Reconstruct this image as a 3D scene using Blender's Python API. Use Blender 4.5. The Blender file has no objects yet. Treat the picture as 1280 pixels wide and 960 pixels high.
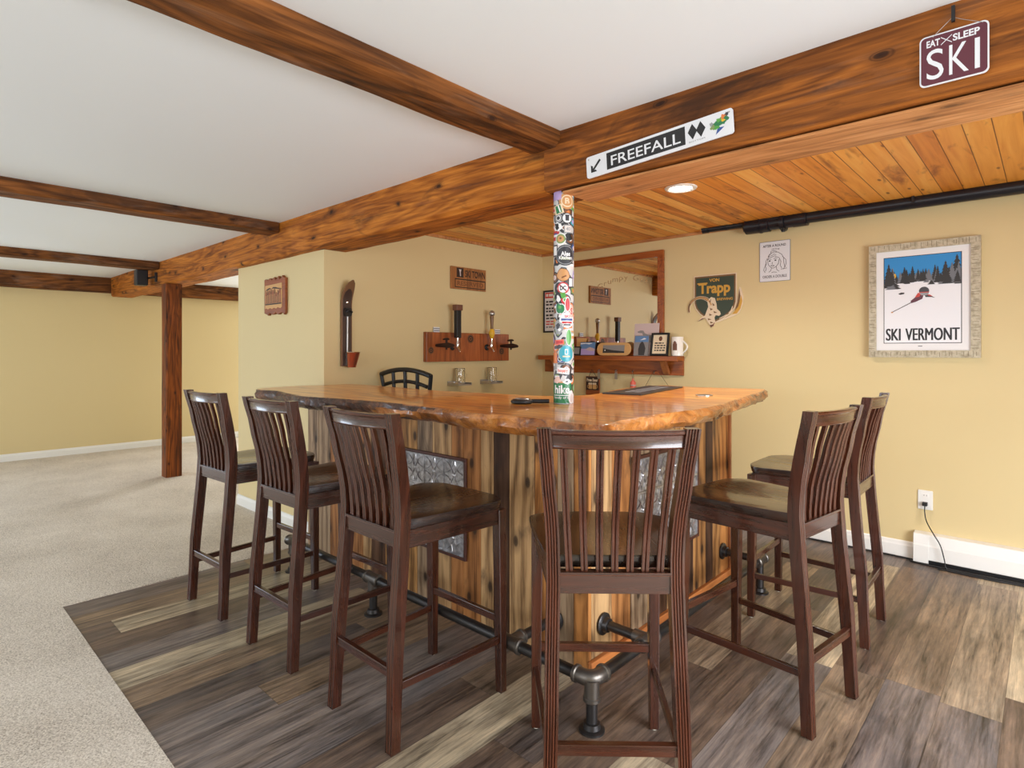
import bpy, bmesh, math, random
from mathutils import Vector, Matrix
from math import pi, sin, cos, radians as R

sc = bpy.context.scene
COL = sc.collection
random.seed(7)

# ------------------------------------------------------------------ camera, light, exposure
CAM = (3.647, -4.378, 1.30)
AX = math.atan2(-784.0, 725.7)
cam_d = bpy.data.cameras.new('camera')
cam = bpy.data.objects.new('camera', cam_d); COL.objects.link(cam)
cam.location = CAM
# forward direction on the floor plan, from the two vanishing points
fx, fy = -cos(AX), -sin(AX)
cam.rotation_euler = (pi/2, 0, math.atan2(-fx, fy))
cam_d.sensor_width = 36.0
cam_d.lens = 36.0*725.7/1280.0
cam_d.shift_y = -40.8/1280.0
cam_d.clip_start = 0.05
sc.camera = cam
sc.view_settings.view_transform = 'Standard'
sc.view_settings.look = 'None'
sc.view_settings.exposure = 0.16
sc.view_settings.gamma = 1.0
sc.view_settings.use_curve_mapping = False

world = bpy.data.worlds.new('daylight'); sc.world = world
world.use_nodes = True
world.node_tree.nodes['Background'].inputs[0].default_value = (0.86, 0.93, 1.0, 1)
world.node_tree.nodes['Background'].inputs[1].default_value = 1.2

def area(name, loc, rot, sx, sy, power, color=(1, 1, 1), spread=pi):
    d = bpy.data.lights.new(name, 'AREA'); d.shape = 'RECTANGLE'; d.size = sx; d.size_y = sy
    d.energy = power; d.color = color; d.spread = spread
    o = bpy.data.objects.new(name, d); COL.objects.link(o); o.location = loc; o.rotation_euler = rot
    return o
# daylight through the unseen windows and glass door; rear pair is added fill
area('fill_light_rear', (2.2, -8.95, 1.25), (R(80), 0, 0), 4.4, 1.7, 84, (0.88, 0.93, 1.0))  # added soft fill from behind the camera, set in a rear wall opening
area('fill_light_rear', (-2.8, -8.95, 1.3), (R(70), 0, 0), 2.2, 1.4, 40, (0.82, 0.91, 1.0))  # second added fill lamp on the rear wall
area('window_light_left', (-5.3, -6.6, 1.02), (R(74), 0, R(-90)), 2.5, 1.85, 85, (0.70, 0.83, 1.0))
area('window_light_back', (-5.3, 0.75, 1.35), (R(80), 0, R(-90)), 1.3, 1.3, 100, (0.96, 0.97, 1.0))
area('window_light_right', (5.55, -2.9, 0.95), (R(46), 0, R(90)), 2.4, 1.5, 180, (0.91, 0.945, 1.0))

# ------------------------------------------------------------------ colours and node helpers
def S(r, g, b, k=1.0):
    def f(c):
        c /= 255.0
        return (c/12.92 if c <= 0.04045 else ((c+0.055)/1.055)**2.4)*k
    return (f(r), f(g), f(b), 1.0)

class G:
    def __init__(s, name):
        s.m = bpy.data.materials.new(name); s.m.use_nodes = True
        s.nt = s.m.node_tree; s.b = s.nt.nodes['Principled BSDF']
    def n(s, t, ins=None, **kw):
        x = s.nt.nodes.new('ShaderNode'+t)
        for k, v in kw.items(): setattr(x, k, v)
        for k, v in (ins or {}).items(): s.put(x.inputs[k], v)
        return x
    def put(s, sock, v):
        if isinstance(v, bpy.types.NodeSocket): s.nt.links.new(v, sock)
        else: sock.default_value = v
    def set(s, **kw):
        for k, v in kw.items(): s.put(s.b.inputs[k.replace('_', ' ')], v)
        return s
    def math(s, op, a, b=0.0, c=0.0):
        x = s.n('Math', operation=op); s.put(x.inputs[0], a); s.put(x.inputs[1], b); s.put(x.inputs[2], c); return x.outputs[0]
    def ramp(s, fac, stops, interp='LINEAR'):
        x = s.n('ValToRGB'); x.color_ramp.interpolation = interp
        e = x.color_ramp.elements
        while len(e) < len(stops): e.new(0.5)
        for i, (p, c) in enumerate(stops):
            e[i].position = p; e[i].color = c if not isinstance(c, (int, float)) else (c, c, c, 1)
        s.put(x.inputs[0], fac); return x.outputs[0]
    def mix(s, fac, a, b, blend='MIX'):
        x = s.n('Mix', data_type='RGBA', blend_type=blend)
        s.put(x.inputs[0], fac); s.put(x.inputs[6], a); s.put(x.inputs[7], b); return x.outputs[2]
    def coord(s, scale=(1, 1, 1), kind='Object', loc=(0, 0, 0)):
        t = s.n('TexCoord'); m = s.n('Mapping', {'Scale': scale, 'Location': loc}); s.nt.links.new(t.outputs[kind], m.inputs[0]); return m.outputs[0]
    def noise(s, vec, scale=5, detail=4, rough=0.55, dist=0.0):
        return s.n('TexNoise', {'Vector': vec, 'Scale': scale, 'Detail': detail, 'Roughness': rough, 'Distortion': dist}).outputs[0]
    def bump(s, h, strength=0.3, dist=0.01):
        b = s.n('Bump', {'Height': h, 'Strength': strength, 'Distance': dist}); s.put(s.b.inputs['Normal'], b.outputs[0])

def plain(name, c, rough=0.5, metal=0.0, **kw):
    g = G(name); g.set(Base_Color=c, Roughness=rough, Metallic=metal, **kw); return g.m

def stretch(axis, long, cross):
    v = [cross]*3; v['xyz'.index(axis)] = long; return tuple(v)

def wood(name, axis, cols, fine=26.0, long=1.3, rough=0.45, knots=0.0, blotch=0.0, blotch_col=(0.02, 0.012, 0.008, 1), coat=0.0, bump=0.25, rnd=False, kscale=2.6, dist=0.6, broad=5.0, worn=0.0, ring=0.13, spec=0.5):
    """long-grained wood: streaks along one axis, optional knots, dark weather blotches, per-board variation"""
    g = G(name)
    off = None
    vec = g.coord(stretch(axis, long, fine))
    vec2 = g.coord(stretch(axis, 0.55, broad))
    if rnd:
        at = g.n('Attribute', attribute_name='rnd').outputs['Fac']
        sh = g.n('CombineXYZ'); 
        for i, k in enumerate((13.7, 31.1, 57.3)): g.put(sh.inputs[i], g.math('MULTIPLY', at, k))
        va = g.n('VectorMath', operation='ADD'); g.put(va.inputs[0], vec); g.put(va.inputs[1], sh.outputs[0]); vec = va.outputs[0]
        vb = g.n('VectorMath', operation='ADD'); g.put(vb.inputs[0], vec2); g.put(vb.inputs[1], sh.outputs[0]); vec2 = vb.outputs[0]
    n1 = g.noise(vec, 1.0, 6, 0.66, dist)
    n2 = g.noise(vec2, 1.0, 3, 0.5, 1.2)
    v3 = g.n('VectorMath', operation='MULTIPLY'); g.put(v3.inputs[0], vec); v3.inputs[1].default_value = stretch(axis, 2.2, 3.4)
    n3 = g.noise(v3.outputs[0], 1.0, 3, 0.6, 0.2)
    rings = g.math('FRACT', g.math('MULTIPLY', n2, 9.0))
    rings = g.math('ABSOLUTE', g.math('SUBTRACT', g.math('MULTIPLY', rings, 2.0), 1.0))
    f = g.math('ADD', g.math('MULTIPLY', n1, 0.42), g.math('MULTIPLY', n2, 0.22))
    f = g.math('ADD', f, g.math('MULTIPLY', n3, 0.22))
    f = g.math('ADD', f, g.math('MULTIPLY', rings, ring))
    f = g.math('MULTIPLY', g.math('SUBTRACT', f, ring*0.5), 1.12)
    k = len(cols)
    col = g.ramp(f, [(0.30 + 0.42*i/(k-1), c) for i, c in enumerate(cols)])
    if rnd:
        tone = g.ramp(at, [(0.0, (0.42, 0.36, 0.33, 1)), (0.18, (0.75, 0.7, 0.66, 1)), (0.4, (1.0, 1.0, 1.0, 1)), (0.6, (0.82, 0.86, 0.9, 1)), (0.8, (1.2, 1.02, 0.84, 1)), (1.0, (0.5, 0.44, 0.40, 1))])
        col = g.mix(1.0, col, tone, 'MULTIPLY')
    if blotch:
        nb = g.noise(g.coord(stretch(axis, 1.1, 4.0), loc=(3, 5, 7)), 1.6, 5, 0.65, 0.8)
        col = g.mix(g.math('MULTIPLY', g.ramp(nb, [(0.54, 0.0), (0.68, 1.0)]), blotch), col, blotch_col)
    if worn:
        nw = g.noise(g.coord(stretch(axis, 2.0, 9.0), loc=(9, 2, 4)), 1.5, 5, 0.6, 0.5)
        col = g.mix(g.math('MULTIPLY', g.ramp(nw, [(0.55, 0.0), (0.72, 1.0)]), worn), col, S(150, 128, 112))
    if knots:
        tc = g.n('TexCoord'); sx = g.n('SeparateXYZ'); g.nt.links.new(tc.outputs['Object'], sx.inputs[0])
        al = 'xyz'.index(axis); o1, o2 = [i for i in range(3) if i != al]
        kv = g.n('CombineXYZ'); g.put(kv.inputs[0], g.math('MULTIPLY', sx.outputs[al], kscale)); g.put(kv.inputs[1], g.math('MULTIPLY', g.math('ADD', sx.outputs[o1], sx.outputs[o2]), kscale*1.9))
        kn = g.n('TexNoise', {'Vector': kv.outputs[0], 'Scale': 2.2, 'Detail': 2.0})
        kd = g.n('VectorMath', operation='SCALE'); g.put(kd.inputs[0], kn.outputs['Color']); kd.inputs['Scale'].default_value = 0.22
        ka = g.n('VectorMath', operation='ADD'); g.put(ka.inputs[0], kv.outputs[0]); g.put(ka.inputs[1], kd.outputs[0])
        vn = g.n('TexVoronoi', {'Vector': ka.outputs[0], 'Scale': 1.0, 'Randomness': 1.0}, voronoi_dimensions='2D'); vo = vn.outputs['Distance']
        dark = g.ramp(vo, [(0.0, 1.0), (0.034, 0.9), (0.046, 0.4), (0.058, 0.7), (0.070, 0.25), (0.15, 0.0)])
        col = g.mix(g.math('MULTIPLY', dark, knots), col, S(38, 20, 12))
    g.set(Base_Color=col, Roughness=g.math('ADD', g.math('MULTIPLY', n1, 0.18), rough-0.09))
    g.set(Specular_IOR_Level=spec)
    if coat: g.set(Coat_Weight=coat, Coat_Roughness=0.07)
    if bump: g.bump(n1, bump, 0.006)
    return g.m

# ------------------------------------------------------------------ materials
M = {}
def wall_paint():
    g = G('cream wall paint')
    n = g.noise(g.coord((1, 1, 1)), 140, 3, 0.6)
    g.set(Base_Color=S(217, 197, 147), Roughness=0.62); g.bump(n, 0.08, 0.002); return g.m
M['wall'] = wall_paint()
M['ceiling'] = plain('white ceiling paint', S(233, 239, 243), 0.8)
M['trim'] = plain('white trim paint', S(235, 233, 228), 0.35)
M['white_metal'] = plain('white enamel', S(236, 235, 230), 0.32)
def carpet():
    g = G('beige carpet')
    v = g.coord((1, 1, 1))
    a = g.noise(v, 160, 3, 0.75); b = g.noise(v, 2.2, 3, 0.5); c = g.n('TexVoronoi', {'Vector': v, 'Scale': 120.0}).outputs['Distance']
    f = g.math('ADD', g.math('MULTIPLY', a, 0.75), g.math('MULTIPLY', b, 0.16))
    col = g.ramp(f, [(0.30, S(138, 126, 112)), (0.44, S(210, 198, 182)), (0.60, S(240, 231, 218))])
    g.set(Base_Color=col, Roughness=0.95)
    g.bump(g.math('ADD', a, g.math('MULTIPLY', c, -0.7)), 0.45, 0.006); return g.m
M['carpet'] = carpet()
def plank_floor():
    g = G('mixed grey and brown plank floor')
    PW, PL = 0.178, 1.5
    t = g.n('TexCoord'); sp = g.n('SeparateXYZ'); g.nt.links.new(t.outputs['Object'], sp.inputs[0])
    X, Y = sp.outputs[0], sp.outputs[1]
    xs = g.math('DIVIDE', g.math('ADD', X, 0.034), PW); ix = g.math('FLOOR', xs)
    w1 = g.n('TexWhiteNoise', noise_dimensions='1D'); g.put(w1.inputs['W'], ix)
    ys = g.math('ADD', g.math('DIVIDE', Y, PL), g.math('MULTIPLY', w1.outputs['Value'], 5.0)); iy = g.math('FLOOR', ys)
    cb = g.n('CombineXYZ'); g.put(cb.inputs[0], ix); g.put(cb.inputs[1], iy)
    w2 = g.n('TexWhiteNoise', noise_dimensions='2D'); g.put(w2.inputs['Vector'], cb.outputs[0])
    idv = w2.outputs['Value']
    gv = g.n('CombineXYZ'); g.put(gv.inputs[0], g.math('ADD', g.math('MULTIPLY', X, 26.0), g.math('MULTIPLY', idv, 91.0)))
    g.put(gv.inputs[1], g.math('ADD', g.math('MULTIPLY', Y, 1.5), g.math('MULTIPLY', idv, 37.0)))
    n1 = g.noise(gv.outputs[0], 1.0, 6, 0.68, 0.7)
    gv2 = g.n('CombineXYZ'); g.put(gv2.inputs[0], g.math('ADD', g.math('MULTIPLY', X, 7.0), g.math('MULTIPLY', idv, 17.0)))
    g.put(gv2.inputs[1], g.math('ADD', g.math('MULTIPLY', Y, 1.3), g.math('MULTIPLY', idv, 53.0)))
    n2 = g.noise(gv2.outputs[0], 1.2, 6, 0.7, 0.7)
    base = g.ramp(idv, [(0.0, S(94, 90, 90)), (0.14, S(142, 124, 104)), (0.27, S(128, 124, 124)), (0.40, S(166, 152, 132)), (0.51, S(104, 91, 83)), (0.63, S(134, 119, 103)), (0.75, S(112, 108, 110)), (0.87, S(200, 188, 162))], 'CONSTANT')
    gv3 = g.n('CombineXYZ'); g.put(gv3.inputs[0], g.math('ADD', g.math('MULTIPLY', X, 120.0), g.math('MULTIPLY', idv, 7.0))); g.put(gv3.inputs[1], g.math('MULTIPLY', Y, 7.0))
    n3 = g.noise(gv3.outputs[0], 1.0, 3, 0.6, 0.3)
    n1 = g.math('ADD', g.math('MULTIPLY', n1, 0.68), g.math('MULTIPLY', n3, 0.32))
    grain = g.ramp(n1, [(0.36, (0.20, 0.18, 0.17, 1)), (0.45, (0.70, 0.67, 0.65, 1)), (0.53, (1.05, 1.03, 1.01, 1)), (0.64, (1.55, 1.48, 1.38, 1))])
    col = base
    warm = g.ramp(n2, [(0.34, S(66, 60, 60)), (0.50, S(136, 112, 92)), (0.66, S(186, 154, 118))])
    col = g.mix(0.26, col, warm)
    col = g.mix(1.0, col, grain, 'MULTIPLY')
    nb = g.noise(g.coord((7.0, 1.6, 1)), 2.0, 6, 0.72, 0.3)
    col = g.mix(1.0, col, g.ramp(nb, [(0.32, (0.60, 0.58, 0.57, 1)), (0.50, (0.86, 0.85, 0.84, 1)), (0.68, (1.04, 1.02, 0.99, 1))]), 'MULTIPLY')
    fx_ = g.math('FRACT', xs); fy_ = g.math('FRACT', ys)
    ex = g.math('MINIMUM', fx_, g.math('SUBTRACT', 1.0, fx_)); ey = g.math('MINIMUM', fy_, g.math('SUBTRACT', 1.0, fy_))
    seam = g.math('MINIMUM', g.math('MULTIPLY', ex, PW), g.math('MULTIPLY', ey, PL))
    sm = g.ramp(g.math('MULTIPLY', seam, 100.0), [(0.03, 0.35), (0.14, 1.0)])
    col = g.mix(sm, S(60, 50, 44), col)
    g.set(Base_Color=col, Roughness=g.math('ADD', g.math('MULTIPLY', n1, 0.25), 0.27))
    h = g.math('ADD', g.math('MULTIPLY', n1, 0.4), sm)
    g.bump(h, 0.22, 0.004); return g.m
M['floor'] = plank_floor()
BEAM = [S(78, 42, 15), S(120, 68, 25), S(160, 94, 35), S(192, 124, 54)]
M['beam_x'] = wood('rough sawn beam', 'x', BEAM, 30, 1.3, 0.66, 0.95, 0.8, S(48, 29, 18), bump=0.5, worn=0.15, spec=0.2, kscale=2.3, dist=0.9)
M['beam_x2'] = wood('orange rough sawn beam', 'x', [S(92, 48, 14), S(146, 82, 24), S(190, 116, 40), S(216, 146, 64)], 30, 1.3, 0.66, 0.95, 0.75, S(62, 36, 18), bump=0.5, worn=0.1, spec=0.2, kscale=2.2, dist=0.9)
M['beam_y'] = wood('rough sawn joist', 'y', [S(46, 25, 12), S(92, 54, 24), S(132, 80, 36), S(160, 102, 52)], 30, 1.3, 0.66, 0.95, 0.6, S(52, 33, 22), bump=0.5, worn=0.25, spec=0.2, kscale=2.3, dist=0.9)
M['beam_z'] = wood('rough sawn post', 'z', [S(54, 25, 8), S(104, 52, 16), S(148, 78, 26), S(172, 98, 38)], 30, 1.6, 0.6, 0.95, 0.7, S(44, 25, 14), bump=0.4, spec=0.25, kscale=3.4)
M['board_x'] = wood('lighter soffit board', 'x', [S(140, 88, 48), S(196, 136, 84), S(220, 166, 114)], 30, 1.3, 0.6, 0.6, 0.35, S(70, 54, 46), spec=0.25)
def pine_ceiling():
    g = G('varnished pine tongue and groove')
    PW = 0.0965
    t = g.n('TexCoord'); sp = g.n('SeparateXYZ'); g.nt.links.new(t.outputs['Object'], sp.inputs[0])
    X, Y = sp.outputs[0], sp.outputs[1]
    xs = g.math('DIVIDE', X, PW); ix = g.math('FLOOR', xs)
    w = g.n('TexWhiteNoise', noise_dimensions='1D'); g.put(w.inputs['W'], ix); idv = w.outputs['Value']
    gv = g.n('CombineXYZ'); g.put(gv.inputs[0], g.math('ADD', g.math('MULTIPLY', X, 30.0), g.math('MULTIPLY', idv, 77.0)))
    g.put(gv.inputs[1], g.math('ADD', g.math('MULTIPLY', Y, 1.6), g.math('MULTIPLY', idv, 41.0)))
    n1 = g.noise(gv.outputs[0], 1.0, 4, 0.55, 0.6)
    gv2 = g.n('CombineXYZ'); g.put(gv2.inputs[0], g.math('ADD', g.math('MULTIPLY', X, 9.0), g.math('MULTIPLY', idv, 19.0)))
    g.put(gv2.inputs[1], g.math('ADD', g.math('MULTIPLY', Y, 2.2), g.math('MULTIPLY', idv, 63.0)))
    n2 = g.noise(gv2.outputs[0], 1.0, 4, 0.6, 0.5)
    col = g.ramp(g.math('ADD', g.math('MULTIPLY', n1, 0.55), g.math('MULTIPLY', idv, 0.42)), [(0.16, S(170, 92, 26)), (0.34, S(220, 138, 46)), (0.54, S(238, 166, 72)), (0.8, S(250, 204, 116))])
    col = g.mix(g.ramp(n2, [(0.56, 0.0), (0.70, 0.8)]), col, S(138, 66, 18))
    kv = g.n('CombineXYZ'); g.put(kv.inputs[0], g.math('ADD', xs, 0.0)); g.put(kv.inputs[1], g.math('ADD', g.math('MULTIPLY', Y, 3.4), g.math('MULTIPLY', idv, 29.0)))
    vo = g.n('TexVoronoi', {'Vector': kv.outputs[0], 'Scale': 1.0}).outputs['Distance']
    col = g.mix(g.ramp(vo, [(0.0, 0.9), (0.06, 0.8), (0.11, 0.0)]), col, S(104, 48, 20))
    fr = g.math('FRACT', xs); e = g.math('MINIMUM', fr, g.math('SUBTRACT', 1.0, fr))
    gr = g.ramp(e, [(0.006, 0.0), (0.03, 1.0)])
    bead = g.ramp(g.math('ABSOLUTE', g.math('SUBTRACT', fr, 0.5)), [(0.012, 0.35), (0.04, 1.0)])
    col = g.mix(gr, S(118, 66, 28), col)
    g.set(Base_Color=col, Roughness=0.42, Specular_IOR_Level=0.3)
    g.bump(gr, 0.4, 0.005); return g.m
M['pine'] = pine_ceiling()
BARN = [S(60, 40, 24), S(128, 86, 46), S(176, 126, 72), S(214, 166, 108)]
def barn():
    g = G('reclaimed barn board')
    at = g.n('Attribute', attribute_name='rnd').outputs['Fac']
    t = g.n('TexCoord'); sp = g.n('SeparateXYZ'); g.nt.links.new(t.outputs['Object'], sp.inputs[0])
    U = g.math('ADD', sp.outputs[0], sp.outputs[1]); Z = sp.outputs[2]
    def vec(ku, kz, ou, oz):
        c = g.n('CombineXYZ'); g.put(c.inputs[0], g.math('ADD', g.math('MULTIPLY', U, ku), g.math('MULTIPLY', at, ou))); g.put(c.inputs[1], g.math('ADD', g.math('MULTIPLY', Z, kz), g.math('MULTIPLY', at, oz))); return c.outputs[0]
    wv = g.n('TexWave', {'Vector': vec(6.0, 1.5, 31.0, 17.0), 'Scale': 0.75, 'Distortion': 11.0, 'Detail': 3.0, 'Detail Scale': 0.9, 'Detail Roughness': 0.55}, wave_type='BANDS', bands_direction='X', wave_profile='SIN').outputs['Fac']
    fine = g.noise(vec(130.0, 3.2, 57.0, 11.0), 1.0, 3, 0.6, 0.3)
    mid = g.noise(vec(30.0, 1.8, 23.0, 41.0), 1.0, 5, 0.65, 0.8)
    blot = g.noise(vec(7.0, 2.6, 13.0, 29.0), 1.0, 4, 0.6, 0.6)
    base = g.ramp(at, [(0.0, S(88, 62, 46)), (0.14, S(172, 124, 74)), (0.30, S(196, 158, 112)), (0.44, S(176, 120, 70)), (0.58, S(104, 74, 54)), (0.70, S(202, 152, 94)), (0.84, S(168, 142, 114)), (0.94, S(190, 130, 72))], 'CONSTANT')
    gr = g.math('ADD', g.math('MULTIPLY', wv, 0.20), g.math('ADD', g.math('MULTIPLY', fine, 0.40), g.math('MULTIPLY', mid, 0.45)))
    col = g.mix(1.0, base, g.ramp(gr, [(0.34, (0.26, 0.22, 0.19, 1)), (0.46, (0.68, 0.62, 0.57, 1)), (0.58, (1.0, 0.98, 0.95, 1)), (0.74, (1.22, 1.2, 1.16, 1))]), 'MULTIPLY')
    col = g.mix(g.ramp(blot, [(0.56, 0.0), (0.72, 0.75)]), col, S(52, 42, 36))
    kv = g.n('CombineXYZ'); g.put(kv.inputs[0], g.math('ADD', g.math('MULTIPLY', U, 5.5), g.math('MULTIPLY', at, 19.0))); g.put(kv.inputs[1], g.math('ADD', g.math('MULTIPLY', Z, 3.0), g.math('MULTIPLY', at, 37.0)))
    vo = g.n('TexVoronoi', {'Vector': kv.outputs[0], 'Scale': 1.0}, voronoi_dimensions='2D').outputs['Distance']
    col = g.mix(g.ramp(vo, [(0.0, 0.95), (0.06, 0.85), (0.09, 0.4), (0.2, 0.0)]), col, S(44, 30, 22))
    g.set(Base_Color=col, Roughness=0.62, Specular_IOR_Level=0.25); g.bump(gr, 0.5, 0.006); return g.m
M['barn'] = barn()
M['core'] = plain('dark bar carcass', S(50, 34, 24), 0.7)
SLAB = [S(164, 84, 22), S(212, 124, 40), S(234, 156, 62), S(244, 186, 98)]
M['slab_x'] = wood('lacquered live edge slab', 'x', SLAB, 20, 1.0, 0.36, 0.6, 0.3, S(120, 62, 24), coat=0.6, bump=0.0, broad=4.0, ring=0.2)
def bark():
    g = G('waney slab edge')
    v = g.coord((1, 1, 1)); a = g.noise(v, 9, 6, 0.7, 1.2); b = g.noise(v, 2.6, 3, 0.5)
    col = g.ramp(g.math('ADD', g.math('MULTIPLY', a, 0.65), g.math('MULTIPLY', b, 0.4)), [(0.34, S(72, 42, 24)), (0.44, S(146, 84, 36)), (0.56, S(206, 132, 62)), (0.74, S(230, 174, 108))])
    g.set(Base_Color=col, Roughness=0.28, Coat_Weight=0.8, Coat_Roughness=0.14); g.bump(a, 0.8, 0.02); return g.m
M['slab_edge'] = bark()
def bark2():
    g = G('dark bark edge')
    v = g.coord((1, 1, 1)); a = g.noise(v, 22, 6, 0.75, 0.8); b = g.noise(v, 4.0, 3, 0.5)
    g.set(Base_Color=g.ramp(g.math('ADD', g.math('MULTIPLY', a, 0.6), g.math('MULTIPLY', b, 0.4)), [(0.38, S(44, 27, 20)), (0.5, S(88, 54, 36)), (0.60, S(140, 88, 52)), (0.7, S(186, 124, 68))]), Roughness=0.4, Coat_Weight=0.4, Coat_Roughness=0.2); g.bump(a, 1.0, 0.03); return g.m
M['slab_bark'] = bark2()
ESP = [S(42, 19, 11), S(56, 26, 14), S(72, 34, 19), S(88, 44, 25)]
for ax in 'xyz':
    M['stool_'+ax] = wood('espresso stained wood grain '+ax, ax, ESP, 44, 1.8, 0.28, coat=0.5, bump=0.06)
M['stool_rub'] = plain('rubbed brown edge line', S(96, 52, 33), 0.3)
M['stool_seat'] = wood('espresso seat', 'y', [S(26, 12, 7), S(36, 18, 10), S(50, 27, 15), S(68, 40, 22)], 16, 1.3, 0.28, coat=0.5, bump=0.02, ring=0.2)
M['glide'] = plain('white plastic glide', S(214, 206, 190), 0.5)
M['iron'] = plain('dark iron pipe', S(74, 72, 72), 0.36, 0.85)
M['iron_fit'] = plain('pipe fitting iron', S(112, 106, 100), 0.38, 0.85)
M['black'] = plain('black paint', S(24, 24, 26), 0.4)
M['black_pipe'] = plain('black pipe paint', S(26, 28, 36), 0.3)
M['matte_black'] = plain('black plastic', S(20, 20, 22), 0.5)
M['chrome'] = plain('chrome', S(225, 222, 216), 0.12, 1.0)
M['steel'] = plain('brushed steel', S(180, 176, 172), 0.35, 0.9)
def tin():
    g = G('pressed tin')
    n = g.noise(g.coord((1, 1, 1)), 38, 3, 0.6)
    g.set(Base_Color=g.ramp(n, [(0.35, S(160, 158, 160)), (0.65, S(214, 214, 218))]), Metallic=0.8, Roughness=0.3); g.bump(n, 0.12, 0.004); return g.m
M['tin'] = tin()
M['tin_frame'] = wood('thin dark red frame', 'x', [S(52, 24, 16), S(78, 38, 24), S(98, 50, 32)], 30, 1.5, 0.5)
M['orange_trim'] = wood('orange stained trim', 'y', [S(150, 84, 40), S(190, 116, 60), S(214, 144, 84)], 30, 1.5, 0.45)
M['shelf'] = wood('reddish stained shelf', 'x', [S(112, 52, 16), S(156, 80, 26), S(184, 104, 40)], 22, 1.3, 0.35, 0.3)
M['shelf_z'] = wood('reddish stained frame', 'z', [S(112, 52, 16), S(156, 80, 26), S(184, 104, 40)], 22, 1.3, 0.35, 0.2)
M['shelf_light'] = wood('lighter bracket wood', 'z', [S(140, 82, 44), S(176, 110, 62)], 22, 1.3, 0.4)
M['mirror'] = plain('mirror glass', (0.93, 0.93, 0.92, 1), 0.015, 1.0)
M['tap_board'] = wood('reddish tap plank', 'y', [S(104, 50, 20), S(160, 84, 36), S(190, 110, 54)], 18, 1.2, 0.4, 0.0, 0.3, S(70, 36, 20))
M['knot'] = plain('dark knot', S(44, 24, 16), 0.5)
M['rust'] = plain('rusty iron', S(62, 40, 30), 0.6, 0.5)
M['sign_wood'] = wood('brown sign board', 'y', [S(128, 80, 38), S(168, 110, 58), S(192, 134, 78)], 22, 1.3, 0.55)
M['dark_ink'] = plain('dark brown lettering', S(52, 32, 22), 0.6)
M['mid_ink'] = plain('brown engraving', S(120, 74, 40), 0.6)
M['carved'] = wood('red brown carved plaque', 'x', [S(110, 54, 22), S(146, 76, 34), S(168, 96, 46)], 20, 1.4, 0.5)
M['tan'] = plain('tan wood inset', S(206, 158, 98), 0.55)
M['white'] = plain('white print', S(232, 232, 232), 0.45)
M['sign_white'] = plain('white sign face', S(226, 228, 232), 0.35)
M['maroon'] = plain('maroon sign face', S(92, 36, 50), 0.35)
M['ink'] = plain('black print', S(30, 30, 32), 0.45)
M['grey_ink'] = plain('grey print', S(120, 120, 124), 0.5)
M['green_sign'] = plain('dark green sign face', S(48, 60, 40), 0.4)
M['gold'] = plain('gold print', S(206, 156, 52), 0.4)
M['bronze'] = plain('bronze brown print', S(120, 84, 40), 0.4)
M['cream'] = plain('cream print', S(228, 208, 176), 0.45)
M['paper'] = plain('pale paper', S(214, 206, 202), 0.6)
M['lilac'] = plain('lilac paper', S(206, 184, 180), 0.6)
M['sky'] = plain('poster blue', S(38, 138, 206), 0.4)
M['snow'] = plain('poster snow', S(236, 238, 242), 0.4)
M['tree'] = plain('poster dark spruce', S(44, 44, 44), 0.5)
M['tree2'] = plain('poster grey spruce', S(112, 116, 122), 0.5)
def frame_birch():
    g = G('weathered pale frame')
    v = g.coord((1, 1, 1)); a = g.noise(g.coord((50, 50, 50)), 1.0, 4, 0.6); b = g.n('TexVoronoi', {'Vector': g.coord((26, 26, 26)), 'Scale': 1.0}).outputs['Distance']
    g.set(Base_Color=g.ramp(g.math('ADD', g.math('MULTIPLY', a, 0.7), g.math('MULTIPLY', b, 0.25)), [(0.3, S(156, 146, 122)), (0.5, S(190, 181, 156)), (0.7, S(206, 199, 176))]), Roughness=0.6); g.bump(a, 0.4, 0.004); return g.m
M['frame'] = frame_birch()
M['frame_line'] = plain('dark score lines', S(92, 80, 60), 0.7)
for nm, c in dict(st_green=(40, 120, 74), st_bgreen=(86, 160, 70), st_teal=(58, 160, 178), st_orange=(214, 122, 60), st_tan=(200, 146, 92), st_red=(190, 44, 50), st_salmon=(226, 110, 92), st_lilac=(178, 156, 206), st_grey=(150, 152, 154), st_char=(54, 54, 60), st_olive=(132, 150, 92), st_pink=(226, 188, 176), st_brown=(120, 74, 44), st_blue=(54, 84, 150), red=(196, 58, 44), yellow=(226, 178, 50), photo_blue=(96, 132, 176), photo_grey=(138, 134, 132), photo_dark=(60, 58, 60), photo_pink=(196, 170, 170)).items():
    M[nm] = plain('print '+nm.split('_')[-1]+' '+nm[:2], S(*c), 0.35)
M['sticker_white'] = plain('white vinyl', S(200, 200, 200), 0.4)
g = G('clear glass'); g.set(Base_Color=(0.97, 0.98, 0.97, 1), Roughness=0.02, Transmission_Weight=1.0, IOR=1.45); M['glass'] = g.m
M['ceramic'] = plain('white ceramic', S(232, 228, 220), 0.2)
M['rubber'] = plain('black rubber mat', S(34, 33, 36), 0.35)
M['copper'] = plain('red copper pail', S(190, 110, 84), 0.28, 0.8)
M['ski_dark'] = plain('old ski top', S(66, 48, 42), 0.4)
M['ski_edge'] = plain('old ski edge wood', S(120, 86, 58), 0.5)
g = G('lit lamp lens'); g.set(Base_Color=(1, 1, 1, 1), Emission_Color=(1.0, 0.93, 0.82, 1), Emission_Strength=20.0); M['lamp'] = g.m
M['frost'] = plain('frosted glass lettering', S(176, 146, 104), 0.6)
M['brown_photo'] = plain('brown print', S(110, 70, 50), 0.5)

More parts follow.
